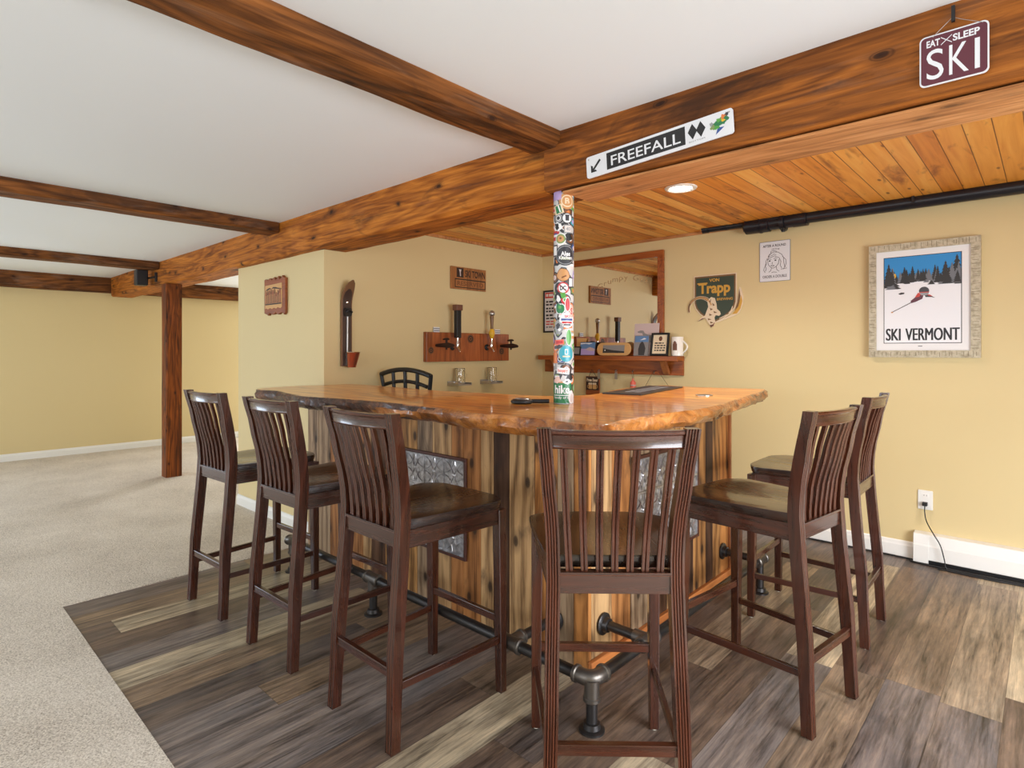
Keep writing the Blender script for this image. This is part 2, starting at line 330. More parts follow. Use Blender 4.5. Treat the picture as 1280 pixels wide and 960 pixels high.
# ------------------------------------------------------------------ mesh builder
_tc = {}
def text_geo(s, bold=0.0):
    k = (s, bold)
    if k not in _tc:
        cu = bpy.data.curves.new('txt', 'FONT'); cu.body = s; cu.size = 1.0; cu.offset = bold; cu.resolution_u = 4; cu.fill_mode = 'BOTH'
        o = bpy.data.objects.new('txt', cu); COL.objects.link(o)
        dg = bpy.context.evaluated_depsgraph_get(); dg.update()
        me = bpy.data.meshes.new_from_object(o.evaluated_get(dg))
        vs = [tuple(v.co) for v in me.vertices]; fs = [tuple(p.vertices) for p in me.polygons]
        bpy.data.objects.remove(o); bpy.data.curves.remove(cu); bpy.data.meshes.remove(me)
        _tc[k] = (vs, fs)
    return _tc[k]

class MB:
    def __init__(s): s.v = []; s.f = []; s.mi = []; s.rn = []; s.slots = []; s.fn = None
    def slot(s, m):
        if m not in s.slots: s.slots.append(m)
        return s.slots.index(m)
    def add(s, vs, fs, m, rnd=0.0):
        b = len(s.v); k = s.slot(m)
        if s.fn: vs = [s.fn(*p) for p in vs]
        s.v += [tuple(p) for p in vs]
        for f in fs: s.f.append(tuple(b+i for i in f)); s.mi.append(k); s.rn.append(rnd)
        return s
    def box(s, x0, x1, y0, y1, z0, z1, m, rnd=0.0):
        vs = [(x, y, z) for z in (z0, z1) for y in (y0, y1) for x in (x0, x1)]
        return s.add(vs, [(0, 2, 3, 1), (4, 5, 7, 6), (0, 1, 5, 4), (2, 6, 7, 3), (0, 4, 6, 2), (1, 3, 7, 5)], m, rnd)
    def prism(s, poly, w0, w1, m, rnd=0.0):
        a = sum(poly[i][0]*poly[(i+1) % len(poly)][1]-poly[(i+1) % len(poly)][0]*poly[i][1] for i in range(len(poly)))
        if a < 0: poly = poly[::-1]
        n = len(poly)
        vs = [(u, v, w0) for u, v in poly]+[(u, v, w1) for u, v in poly]
        return s.add(vs, [tuple(range(n))[::-1], tuple(range(n, 2*n))]+[(i, (i+1) % n, n+(i+1) % n, n+i) for i in range(n)], m, rnd)
    def rect(s, u0, u1, v0, v1, w0, w1, m): return s.box(u0, u1, v0, v1, w0, w1, m)
    def rrect(s, u0, u1, v0, v1, r, w0, w1, m, n=6):
        p = []
        for cx, cy, a0 in ((u1-r, v1-r, 0), (u0+r, v1-r, 90), (u0+r, v0+r, 180), (u1-r, v0+r, 270)):
            for i in range(n+1): a = R(a0+90*i/n); p.append((cx+r*cos(a), cy+r*sin(a)))
        return s.prism(p, w0, w1, m)
    def disc(s, u, v, r, w0, w1, m, n=28, ry=None):
        return s.prism([(u+r*cos(2*pi*i/n), v+(ry or r)*sin(2*pi*i/n)) for i in range(n)], w0, w1, m)
    def loft(s, secs, m, caps=True, closed=False):
        n = len(secs[0]); vs = [p for q in secs for p in q]; fs = []
        L = len(secs)
        for j in range(L if closed else L-1):
            a, b = j*n, ((j+1) % L)*n
            for i in range(n): fs.append((a+i, a+(i+1) % n, b+(i+1) % n, b+i))
        if caps and not closed: fs += [tuple(range(n))[::-1], tuple(range((L-1)*n, L*n))]
        return s.add(vs, fs, m)
    def tube(s, path, r, m, n=12):
        P = [Vector(p) for p in path]; rs = r if isinstance(r, (list, tuple)) else [r]*len(P)
        secs = []; up = None
        for i, p in enumerate(P):
            t = ((P[min(i+1, len(P)-1)]-P[max(i-1, 0)])).normalized()
            if up is None:
                up = Vector((0, 0, 1)) if abs(t.z) < 0.9 else Vector((1, 0, 0))
            a = t.cross(up).normalized(); b = a.cross(t).normalized(); up = b
            secs.append([tuple(p+a*(rs[i]*cos(2*pi*k/n))+b*(rs[i]*sin(2*pi*k/n))) for k in range(n)])
        return s.loft([q[::-1] for q in secs], m)
    def lathe(s, prof, m, c=(0, 0, 0), n=24, axis='z'):
        secs = []
        for r, z in prof:
            q = []
            for k in range(n):
                a = 2*pi*k/n; x, y = max(r, 1e-5)*cos(a), max(r, 1e-5)*sin(a)
                q.append({'z': (c[0]+x, c[1]+y, c[2]+z), 'x': (c[0]+z, c[1]+x, c[2]+y), 'y': (c[0]+y, c[1]+z, c[2]+x)}[axis])
            secs.append(q)
        return s.loft(secs, m)
    def text(s, t, u0, u1, v0, v1, w, m, bold=0.0, fn=None, keep=False):
        vs, fs = text_geo(t, bold)
        xs = [p[0] for p in vs]; ys = [p[1] for p in vs]
        ax, bx, ay, by = min(xs), max(xs), min(ys), max(ys)
        ku = (u1-u0)/(bx-ax); kv = (v1-v0)/(by-ay)
        q = [(u0+(p[0]-ax)*ku, v0+(p[1]-ay)*kv, w) for p in vs]
        if fn: q = [fn(*p) for p in q]
        return s.add(q, fs, m)
    def build(s, name, parent=None, loc=(0, 0, 0), rot=(0, 0, 0), smooth=None, bevel=0.0, seg=2, kind=None):
        me = bpy.data.meshes.new(name); me.from_pydata(s.v, [], s.f)
        for k in s.slots: me.materials.append(M[k])
        me.polygons.foreach_set('material_index', s.mi)
        if any(s.rn):
            at = me.attributes.new('rnd', 'FLOAT', 'FACE'); at.data.foreach_set('value', s.rn)
        bm = bmesh.new(); bm.from_mesh(me)
        if not getattr(s, 'flat', False): bmesh.ops.recalc_face_normals(bm, faces=bm.faces)
        bm.to_mesh(me); bm.free()
        if smooth is not None:
            me.shade_smooth(); me.set_sharp_from_angle(angle=R(smooth))
        o = bpy.data.objects.new(name, me); COL.objects.link(o)
        o.location = loc; o.rotation_euler = rot
        if parent: o.parent = parent
        if bevel:
            b = o.modifiers.new('soft edges', 'BEVEL'); b.width = bevel; b.segments = seg; b.limit_method = 'ANGLE'; b.angle_limit = R(40)
        if kind: o['kind'] = kind
        return o

def tag(o, label, cat, group=None):
    o['label'] = label; o['category'] = cat
    if group: o['group'] = group
    return o
def thing(name, label, cat, loc=(0, 0, 0), rot=(0, 0, 0), group=None):
    o = bpy.data.objects.new(name, None); COL.objects.link(o); o.location = loc; o.rotation_euler = rot
    o.empty_display_size = 0.1
    return tag(o, label, cat, group)
RY = (R(90), 0, 0)            # local u,v,w on a wall facing -y
RX = (R(90), 0, R(90))        # local u,v,w on a wall facing +x

# ------------------------------------------------------------------ the room shell
CEIL, BB = 2.245, 2.0
def struct(mb, name, label=None, **kw):
    return mb.build(name, kind='structure', **kw)
struct(MB().box(-0.034, 5.6, -3.765, 0.0, -0.1, 0.0, 'floor'), 'floor')
m = MB()
m.box(-5.5, -0.034, -9.1, 2.1, -0.1, 0.004, 'carpet').box(-0.034, 5.6, -9.1, -3.765, -0.1, 0.004, 'carpet')
struct(m, 'floor_carpet')
struct(MB().box(-5.5, 5.6, -9.1, -2.3, CEIL, CEIL+0.1, 'ceiling').box(-5.5, -1.3, -2.3, 2.1, CEIL, CEIL+0.1, 'ceiling'), 'ceiling')
struct(MB().box(0.0, 5.6, -2.3, 0.0, CEIL, CEIL+0.1, 'pine'), 'ceiling_bar')
struct(MB().box(-0.1, 5.7, 0.0, 0.1, -0.1, 2.4, 'wall'), 'wall_right')
m = MB(); m.box(-1.418, 0.0, -2.334, 0.1, -0.1, CEIL+0.05, 'wall'); struct(m, 'wall_bar')
# far wall with a window beyond the corner and one behind the camera
def wall_with_holes(along, pos, thick, a0, a1, z0, z1, holes, name):
    m = MB(); cuts = sorted(holes); cur = a0
    def b(p0, p1, q0, q1):
        if along == 'x': m.box(p0, p1, min(pos, pos+thick), max(pos, pos+thick), q0, q1, 'wall')
        else: m.box(min(pos, pos+thick), max(pos, pos+thick), p0, p1, q0, q1, 'wall')
    for h0, h1, hz0, hz1 in cuts:
        b(cur, h0, z0, z1); b(h0, h1, z0, hz0); b(h0, h1, hz1, z1); cur = h1
    b(cur, a1, z0, z1)
    struct(m, name)
XF = -5.36
wall_with_holes('y', XF, -0.12, -9.1, 2.1, -0.1, 2.4, [(-7.9, -5.3, 0.05, 2.0), (0.05, 1.45, 0.65, 2.0)], 'wall_far')
wall_with_holes('x', -9.0, -0.12, XF, 5.6, -0.1, 2.4, [(-3.95, -1.65, 0.55, 2.0), (-0.05, 4.45, 0.35, 2.1)], 'wall_rear')
wall_with_holes('y', 5.6, 0.12, -9.1, 0.1, -0.1, 2.4, [(-4.15, -1.65, 0.2, 2.15)], 'wall_side')
struct(MB().box(XF, -1.3, 2.0, 2.1, -0.1, 2.4, 'wall'), 'wall_back')
def base_prof(h, t): return [(0, 0), (t, 0), (t, h*0.72), (t*0.72, h*0.82), (t*0.55, h*0.95), (t*0.3, h), (0, h)]
def baseboard(name, along, pos, sgn, a0, a1, h=0.1, t=0.015):
    m = MB(); pr = base_prof(h, t)
    if along == 'x': secs = [[(a, pos+sgn*p, z) for p, z in pr] for a in (a0, a1)]
    else: secs = [[(pos+sgn*p, a, z) for p, z in pr] for a in (a0, a1)]
    m.loft(secs, 'trim'); struct(m, name)
baseboard('baseboard_right', 'x', 0.0, -1, 0.02, 3.02, 0.105)
baseboard('baseboard_far', 'y', XF, 1, -9.0, 2.0, 0.09)
baseboard('baseboard_bar', 'x', -2.334, -1, -1.42, 0.0, 0.09)
baseboard('baseboard_tap', 'y', 0.0, 1, -2.3, -0.02, 0.09)
baseboard('baseboard_bar_end', 'y', -1.418, -1, -2.334, 0.1, 0.09)

m = MB(); m.box(0.0, 0.014, -2.16, 0.0, CEIL-0.022, CEIL, 'board_x'); struct(m, 'trim_1')
m = MB(); m.box(0.014, 5.6, -0.014, 0.0, CEIL-0.022, CEIL, 'board_x'); struct(m, 'trim_2')
# ------------------------------------------------------------------ beams and posts
def rough_beam(name, axis, a0, a1, b0, b1, z0, z1, mat, seed, amp=0.006, bev=0.012, label='', cat='beam', group=None, step=0.05):
    rnd = random.Random(seed); n = max(3, int(abs(a1-a0)/step)); secs = []
    ph = [rnd.uniform(0, 6.28) for _ in range(10)]
    def w(t, k): return amp*(0.55*sin(t*1.7+ph[k])+0.35*sin(t*4.3+ph[k+1])+0.3*sin(t*9.7+ph[(k+2) % 10]))+rnd.uniform(-amp, amp)*0.16
    for i in range(n+1):
        a = a0+(a1-a0)*i/n
        e = [w(a, k) for k in range(8)]
        c = bev*(1+0.9*max(0, sin(a*2.9+ph[8])))
        q = [(b0+c+e[0], z0), (b1-c+e[1], z0), (b1+e[2]*0.6, z0+c), (b1+e[3]*0.6, z1), (b0+e[4]*0.6, z1), (b0+e[5]*0.6, z0+c)]
        q = [(b, z+(e[6]*0.6 if z < z1 else 0)) for b, z in q]
        if axis == 'x': secs.append([(a, b, z) for b, z in q])
        elif axis == 'y': secs.append([(b, a, z) for b, z in q])
        else: secs.append([(b, z, a) for b, z in q])
    m = MB().loft(secs, mat)
    o = m.build(name, smooth=35); return tag(o, label, cat, group)
rough_beam('ceiling_beam', 'x', 2.02, 5.6, -2.412, -2.165, BB, CEIL, 'beam_x', 1, 0.004, 0.008, 'thick dark timber beam carrying the two ski signs, right of the sticker column')
rough_beam('ceiling_beam', 'x', -5.20, 2.017, -2.405, -2.16, BB, CEIL, 'beam_x2', 2, 0.006, 0.010, 'long orange brown timber beam running left from the sticker column to the far wall')
o = MB().box(2.10, 5.6, -2.385, -2.17, 1.985, 1.9945, 'board_x').build('soffit_board', bevel=0.002)
tag(o, 'pale thin board under the beam with the ski signs', 'board')
rough_beam('ceiling_joist', 'y', -9.0, -2.413, 1.93, 2.11, 2.178, CEIL, 'beam_y', 3, 0.006, 0.014, 'nearest wide rough timber across the white ceiling, meeting the beam above the sticker column', 'beam')
rough_beam('ceiling_joist', 'y', -9.0, -2.413, -0.68, -0.50, 2.168, CEIL, 'beam_y', 4, 0.005, 0.012, 'middle rough timber across the white ceiling, left of the bar', 'beam')
rough_beam('ceiling_joist', 'y', -9.0, -2.413, -3.46, -3.25, 2.168, CEIL, 'beam_y', 5, 0.005, 0.012, 'timber across the white ceiling ending beside the small black speaker', 'beam')
rough_beam('wall_beam', 'y', -9.0, 2.0, XF, XF+0.15, 2.055, CEIL, 'beam_y', 6, 0.005, 0.012, 'timber along the top of the far left wall', 'beam')
rough_beam('timber_post', 'z', 0.004, BB-0.004, -3.13, -2.985, -2.424, -2.275, 'beam_z', 8, 0.003, 0.008, 'square dark brown timber post standing on the carpet under the beam', 'post')

# ------------------------------------------------------------------ sticker column on the bar
CX, CY, CR, CZ = 2.06, -2.325, 0.0445, 1.0705
colm = thing('sticker_column', 'white round column on the bar plastered with colourful stickers', 'column', (CX, CY, CZ))
CH = 1.998-CZ
MB().lathe([(0, 0), (CR, 0), (CR, CH), (0, CH)], 'sticker_white', n=40).build('pole', colm, smooth=40)
A0 = math.atan2(CAM[1]-CY, CAM[0]-CX)
def wrap(u, v, w):
    a = A0+u/CR; r = CR+w
    return (r*cos(a), r*sin(a), v)
def px2(px, py):
    s_ = max(-0.995, min(0.995, (px-702.7)/12.6))
    return math.asin(s_)*CR, (505-py)/258.0*CH
class ST(MB):
    def __init__(s, px, py): super().__init__(); s.c = px2(px, py); s.fn = wrap; s.k = 0.0018; s.flat = False
    def star(s, outline, m, rings=4, dz=None):
        cu, cv = s.c; s.k += 0.00025; w = s.k if dz is None else dz
        n = len(outline); vs = [(cu, cv, w)]; fs = []
        for r in range(1, rings+1):
            for u, v in outline: vs.append((cu+u*r/rings, cv+v*r/rings, w))
        for i in range(n): fs.append((0, 1+i, 1+(i+1) % n))
        for r in range(rings-1):
            a, b = 1+r*n, 1+(r+1)*n
            for i in range(n): fs.append((a+i, b+i, b+(i+1) % n, a+(i+1) % n))
        return s.add(vs, fs, m)
    def circ(s, r, m, ry=None, n=26): return s.star([(r*cos(2*pi*i/n), (ry or r)*sin(2*pi*i/n)) for i in range(n)], m)
    def blob(s, rx, ry, m, seed, n=28, amp=0.18):
        q = random.Random(seed); ph = [q.uniform(0, 6.3) for _ in range(4)]
        return s.star([((1+amp*sin(3*a+ph[0])+amp*0.6*sin(5*a+ph[1]))*rx*cos(a), (1+amp*sin(2*a+ph[2])+amp*0.5*sin(7*a+ph[3]))*ry*sin(a)) for a in [2*pi*i/n for i in range(n)]], m)
    def rr(s, hx, hy, m, rot=0.0, n=7):
        p = []
        c = [(hx, hy), (-hx, hy), (-hx, -hy), (hx, -hy)]
        for k in range(4):
            a, b = c[k], c[(k+1) % 4]
            for i in range(n): t = i/n; p.append((a[0]+(b[0]-a[0])*t, a[1]+(b[1]-a[1])*t))
        return s.star([(x*cos(rot)-y*sin(rot), x*sin(rot)+y*cos(rot)) for x, y in p], m)
    def sub(s, du, dv): s.c = (s.c[0]+du, s.c[1]+dv); return s
    def word(s, t, hw, hh, m, bold=0.02):
        cu, cv = s.c; s.k += 0.0005
        return s.text(t, cu-hw, cu+hw, cv-hh, cv+hh, s.k, m, bold)
    def done(s, label=None):
        o = s.build('sticker', colm); 
        if label: o['label'] = label
        return o
rs_ = random.Random(21)
FILL = ['st_char', 'st_grey', 'st_olive', 'st_tan', 'st_pink', 'st_lilac', 'st_teal', 'st_red', 'st_blue', 'st_bgreen', 'st_brown', 'st_orange', 'paper', 'ink']
for i in range(62):
    c = rs_.choice(FILL); c2 = rs_.choice(FILL); q_ = ST(702.7, 500-i*4.1+rs_.uniform(-2, 2)); q_.k = 0.00005+0.000008*i
    q_.c = (((i*0.618) % 1.0-0.5)*4.2*CR, q_.c[1])
    if i % 3 == 0: q_.circ(rs_.uniform(0.022, 0.030), 'st_char').circ(0.020, c).circ(0.011, 'white').circ(0.008, c2)
    elif i % 3 == 1: q_.rr(rs_.uniform(0.020, 0.028), rs_.uniform(0.016, 0.024), c, rs_.uniform(-0.5, 0.5)).rr(0.014, 0.005, 'white').sub(0, 0.008).rr(0.010, 0.003, c2)
    else: q_.blob(rs_.uniform(0.02, 0.026), rs_.uniform(0.02, 0.026), 'st_char', i).blob(0.017, 0.017, c, i).blob(0.008, 0.008, c2, i+50)
    q_.done()
ST(694.5, 251).rr(0.022, 0.019, 'st_lilac').done('lilac sticker')
ST(707, 258).circ(0.036, 'st_tan').circ(0.027, 'cream').circ(0.022, 'st_tan').word('B', 0.010, 0.013, 'cream', 0.03).done('tan round sticker')
ST(696.5, 268).rr(0.021, 0.021, 'cream', 0.25).rr(0.013, 0.017, 'st_green', 0.25).sub(0.004, 0.002).rr(0.003, 0.016, 'white', 0.35).done('dark green sticker with a white stripe')
ST(707, 279).circ(0.024, 'st_char').circ(0.020, 'white').rr(0.008, 0.011, 'st_char').sub(0, 0.013).rr(0.010, 0.0025, 'st_char').done('round sticker with a black cup')
ST(695, 289).blob(0.020, 0.022, 'white', 3).blob(0.009, 0.013, 'ink', 5).sub(-0.008, 0.010).blob(0.006, 0.006, 'st_char', 4).done()
ST(708, 292).rr(0.018, 0.018, 'st_grey').rr(0.014, 0.014, 'paper').word('40', 0.010, 0.008, 'st_grey').done('pale square sticker')
ST(699, 304).circ(0.024, 'white').circ(0.021, 'st_olive').circ(0.014, 'st_tan').sub(0.0, 0.002).circ(0.005, 'st_brown').done()
ST(709, 302).blob(0.017, 0.018, 'ink', 9).done('black blot sticker')
ST(705, 324).circ(0.046, 'st_char').circ(0.041, 'st_grey').circ(0.038, 'st_char').sub(0, -0.014).rr(0.020, 0.006, 'st_olive').sub(0, 0.020).word('Ales', 0.020, 0.010, 'white', 0.03).sub(0, -0.017).word('Kitchen', 0.028, 0.008, 'white', 0.03).done('large dark round sticker with white script')
ST(692.6, 318).rr(0.014, 0.026, 'st_char').rr(0.010, 0.020, 'white').done()
ST(702, 348).blob(0.030, 0.028, 'st_brown', 12, amp=0.06).blob(0.027, 0.025, 'st_tan', 12, amp=0.06).sub(0.004, -0.008).rr(0.011, 0.003, 'st_brown', 0.4).done('tan face shaped sticker')
ST(702, 364).circ(0.026, 'st_red').circ(0.020, 'white').rr(0.021, 0.0025, 'st_red', -0.8).word('DC', 0.013, 0.010, 'st_char', 0.04).done('white and red ring sticker')
ST(711, 357).rr(0.012, 0.023, 'st_char').rr(0.008, 0.018, 'white').done()
ST(695.7, 376).blob(0.018, 0.025, 'ink', 15).sub(0.002, -0.003).blob(0.009, 0.016, 'white', 16).done('black and white bird sticker')
ST(698, 389).blob(0.022, 0.028, 'white', 18).blob(0.019, 0.024, 'st_green', 18).sub(0.0, 0.006).circ(0.007, 'st_bgreen').done('green mountain sticker')
ST(707.5, 384).circ(0.013, 'white', 0.033).circ(0.010, 'st_red', 0.029).done('tall red oval sticker')
ST(702, 372).rr(0.010, 0.016, 'st_bgreen', 0.3).done()
ST(712, 392).circ(0.012, 'st_pink', 0.03).word('S', 0.005, 0.014, 'st_red', 0.02).done()
o_ = ST(707, 403).circ(0.034, 'white').sub(0, 0.016)
o_.word('SKI', 0.012, 0.006, 'st_red', 0.03).sub(0, -0.014).rr(0.026, 0.0045, 'st_blue').sub(0, -0.013).rr(0.022, 0.004, 'st_red').sub(0, -0.010).rr(0.015, 0.003, 'st_char').done('white round sticker with red and blue print')
ST(696.5, 412).blob(0.022, 0.028, 'st_grey', 21).sub(-0.003, 0.006).blob(0.010, 0.013, 'st_char', 22).sub(0.008, -0.016).blob(0.007, 0.006, 'white', 23).done('grey figure sticker')
ST(697, 430).rr(0.022, 0.011, 'st_salmon', 0.1).rr(0.017, 0.006, 'st_red', 0.1).done('salmon red label sticker')
ST(696, 436).rr(0.020, 0.007, 'st_char', 0.1).done()
ST(709, 424).circ(0.014, 'white', 0.038).circ(0.012, 'st_bgreen', 0.034).done('tall green leaf sticker')
ST(706, 444).circ(0.036, 'cream').circ(0.033, 'st_teal', 0.036).sub(0, 0.008).rr(0.007, 0.012, 'white', 0.0).rr(0.0045, 0.008, 'st_teal').sub(0, -0.020).rr(0.016, 0.003, 'cream').done('round turquoise sticker')
ST(692.4, 449).rr(0.014, 0.024, 'st_orange').done('orange sticker')
ST(699.5, 456).rr(0.016, 0.006, 'st_grey').rr(0.013, 0.003, 'st_char').done()
ST(702, 465).rr(0.028, 0.013, 'white', -0.1).word('hoppy', 0.022, 0.009, 'st_salmon', 0.03).done('white sticker with salmon script')
ST(711, 472).blob(0.014, 0.014, 'ink', 33).done()
ST(695, 476).blob(0.018, 0.013, 'st_pink', 34).done('pale pink sticker')
ST(707, 478).blob(0.018, 0.010, 'white', 35).sub(-0.002, 0).blob(0.006, 0.004, 'st_char', 36).done()
o_ = ST(700, 492).rr(0.046, 0.044, 'st_green').sub(0.002, 0.016)
o_.word('hike', 0.034, 0.019, 'white', 0.03).sub(0, -0.026).rr(0.040, 0.0018, 'white').sub(-0.004, -0.011).word('body of l', 0.030, 0.007, 'white', 0.02).done('green sticker reading hike')
ST(711.5, 497).circ(0.014, 'white', 0.030).sub(0.002, -0.004).circ(0.008, 'paper', 0.018).done('white drop on the green sticker')

# ------------------------------------------------------------------ the bar
BX, BY0, BY1 = 2.29, -2.46, -1.08
bar = thing('bar_counter', 'L shaped bar base clad in reclaimed barn boards under the live edge top', 'bar', (1.2, -2.2, 0))
o = MB()
o.box(0.02, BX-0.022, BY0+0.022, -2.18, 0.0, 1.0, 'core').box(1.90, BX-0.022, -2.18, BY1-0.022, 0.0, 1.0, 'core')
ob = o.build('carcass', bar); ob.location = (-1.2, 2.2, 0)
def boards(name, along, a0, a1, face, sgn, z0, z1, seed):
    q = random.Random(seed); m = MB(); a = a0
    while a < a1-0.005:
        w = q.choice((0.085, 0.10, 0.125, 0.14, 0.15)); b = min(a1, a+w)
        if a1-b < 0.05: b = a1
        d = q.uniform(-0.0025, 0.0025); r = q.uniform(0.02, 1.0)
        if along == 'x': m.box(a+0.001, b-0.001, min(face+d*sgn, face-sgn*0.021), max(face+d*sgn, face-sgn*0.021), z0, z1, 'barn', r)
        else: m.box(min(face+d*sgn, face-sgn*0.021), max(face+d*sgn, face-sgn*0.021), a+0.001, b-0.001, z0, z1, 'barn', r)
        a = b
    ob = m.build(name, bar, bevel=0.002, seg=1); ob.location = (-1.2, 2.2, 0); return ob
boards('front_cladding', 'x', 0.02, BX, BY0, -1, 0.0, 1.0, 11)
boards('side_cladding', 'y', BY0+0.022, BY1, BX, 1, 0.0, 1.0, 5)
boards('end_cladding', 'x', 1.90, BX-0.022, BY1, 1, 0.0, 1.0, 6)
ob = MB().box(BX, BX+0.02, BY0-0.004, BY1+0.004, 0.0, 0.055, 'orange_trim').build('base_trim', bar, bevel=0.003); ob.location = (-1.2, 2.2, 0); ob['label'] = 'bright orange base trim'
ob = MB().box(BX-0.03, BX+0.012, BY1, BY1+0.022, 0.0, 1.0, 'shelf_light').build('corner_trim', bar, bevel=0.003); ob.location = (-1.2, 2.2, 0)
def tin_panel(W, H, nx, nz):
    m = MB(); m.rect(0, W, 0, H, 0, 0.004, 'tin'); tw, th = W/nx, H/nz
    for i in range(nx+1): m.rect(i*tw-0.005 if i else 0, i*tw+0.005 if i < nx else W, 0, H, 0.004, 0.010, 'tin')
    for j in range(nz+1): m.rect(0, W, j*th-0.005 if j else 0, j*th+0.005 if j < nz else H, 0.004, 0.010, 'tin')
    for i in range(nx):
        for j in range(nz):
            cx, cy = (i+0.5)*tw, (j+0.5)*th
            for k in range(4):
                sx, sy = ((1, 1), (-1, 1), (-1, -1), (1, -1))[k]
                p = []
                for t in range(9):
                    a = pi/2*t/8; p.append((cx+sx*(tw*0.44-tw*0.38*cos(a)), cy+sy*(th*0.44-th*0.38*sin(a)), 0.005))
                m.tube(p, 0.0042, 'tin', 6)
                p = []
                for t in range(7):
                    a = t/6; p.append((cx+sx*tw*0.42*a, cy+sy*(th*0.42*a+0.016*sin(a*pi)), 0.005))
                m.tube(p, [0.0062-0.005*t/6 for t in range(7)], 'tin', 6)
            m.lathe([(0, 0.012), (0.007, 0.011), (0.013, 0.006), (0.014, 0.003)], 'tin', (cx, cy, 0), 12)
    return m
def tin(loc, rot, W, H, nx, nz, label):
    o = tin_panel(W, H, nx, nz).build('tin_panel', bar, (loc[0]-1.2, loc[1]+2.2, loc[2]), rot, smooth=40); o['label'] = label
    f = MB(); t = 0.016
    for a in ((-t, W+t, -t, 0), (-t, W+t, H, H+t), (-t, 0, 0, H), (W, W+t, 0, H)): f.rect(a[0], a[1], a[2], a[3], 0, 0.012, 'tin_frame')
    f.build('panel_frame', o, bevel=0.002)
tin((0.945, BY0-0.004, 0.300), RY, 0.62, 0.465, 4, 3, 'pressed tin panel on the long front')
tin((BX+0.004, -2.125, 0.352), RX, 0.62, 0.465, 4, 3, 'pressed tin panel on the short side')

# live edge top
def crom(pts, per=14):
    n = len(pts); out = []
    for i in range(n):
        p0, p1, p2, p3 = [Vector(pts[(i+k-1) % n]) for k in range(4)]
        L = (p2-p1).length; k = max(2, int(L/0.022))
        for j in range(k):
            t = j/k
            out.append(0.5*((2*p1)+(-p0+p2)*t+(2*p0-5*p1+4*p2-p3)*t*t+(-p0+3*p1-3*p2+p3)*t*t*t))
    return out
def noise1(t, s=0):
    return 0.5*sin(t*7.3+s)+0.3*sin(t*17.1+s*2.3)+0.22*sin(t*39.7+s*1.7)+0.14*sin(t*83.0+s)
TOP = [(0.03, -2.77), (0.17, -2.86), (0.36, -2.835), (0.60, -2.885), (0.85, -2.925), (1.09, -2.885), (1.43, -2.845), (1.78, -2.85), (2.10, -2.885), (2.25, -2.86), (2.41, -2.862), (2.55, -2.888), (2.63, -2.845), (2.605, -2.72), (2.60, -2.46), (2.625, -2.09), (2.548, -1.6), (2.48, -1.2), (2.41, -0.84), (2.35, -0.735), (2.13, -0.80), (1.90, -0.825), (1.72, -0.84), (1.72, -1.29), (1.84, -1.75), (1.85, -1.9), (1.77, -2.04), (1.6, -2.09), (1.3, -2.13), (1.0, -2.17), (0.6, -2.15), (0.06, -2.14), (0.03, -2.25), (0.03, -2.33), (-0.01, -2.375), (-0.045, -2.47)]
pts = crom(TOP); n = len(pts)
ctr = []
nor = []
for i in range(n):
    t = (pts[(i+1) % n]-pts[i-1]); nor.append(Vector((t.y, -t.x)).normalized())
ar = sum(pts[i].x*pts[(i+1) % n].y-pts[(i+1) % n].x*pts[i].y for i in range(n))
if ar < 0: nor = [-q for q in nor]
layers = [(-0.006, 1.0700), (0.0, 1.0665), (0.007, 1.058), (0.010, 1.045), (0.004, 1.028), (-0.012, 1.013), (-0.032, 1.0)]
vs = []; arc = 0
for i in range(n):
    arc += (pts[i]-pts[i-1]).length
    back = pts[i].y > -2.40 and pts[i].x < 2.2
    for j, (off, z) in enumerate(layers):
        k = (0.15 if back else 1.0)*(0.25 if j == 0 else (0.5 if j == 1 else 1.0))
        o2 = off+k*0.0115*noise1(arc*1.15+j*0.13, 1.0+0.25*j)+k*0.004*sin(arc*130+j*2)
        zz = z+(0 if j < 1 else (0.10 if back else 1.0)*0.0045*noise1(arc*1.9, j*0.5)*(j/3.0))
        if j == len(layers)-1: zz = max(1.0005, z+abs(zz-z)*0.6+0.0005)
        p = pts[i]+nor[i]*o2
        if p.y > -2.40: p.x = max(p.x, 0.008)
        if p.x < 0.06 and p.y > -2.345: p.y = p.y if p.x >= 0.008 else -2.345
        vs.append((p.x, p.y, zz))
L = len(layers); mtop = MB(); fs = []
for i in range(n):
    a, b = i*L, ((i+1) % n)*L
    for j in range(L-1): fs.append((a+j, b+j, b+j+1, a+j+1))
fb = [f for f in fs if pts[f[0]//L].x < 1.55+0.25*sin(f[0] % L*1.3) and pts[f[0]//L].y < -2.5]
mtop.add(vs, [f for f in fs if f not in set(fb)], 'slab_edge'); mtop.add(vs, fb, 'slab_bark')
mtop.add([vs[i*L] for i in range(n)], [tuple(range(n))], 'slab_x')
mtop.add([vs[i*L+L-1] for i in range(n)], [tuple(range(n))[::-1]], 'slab_edge')
bt = mtop.build('live_edge_slab', smooth=50)
tag(bt, 'lacquered orange brown live edge slab bar top', 'bar top')

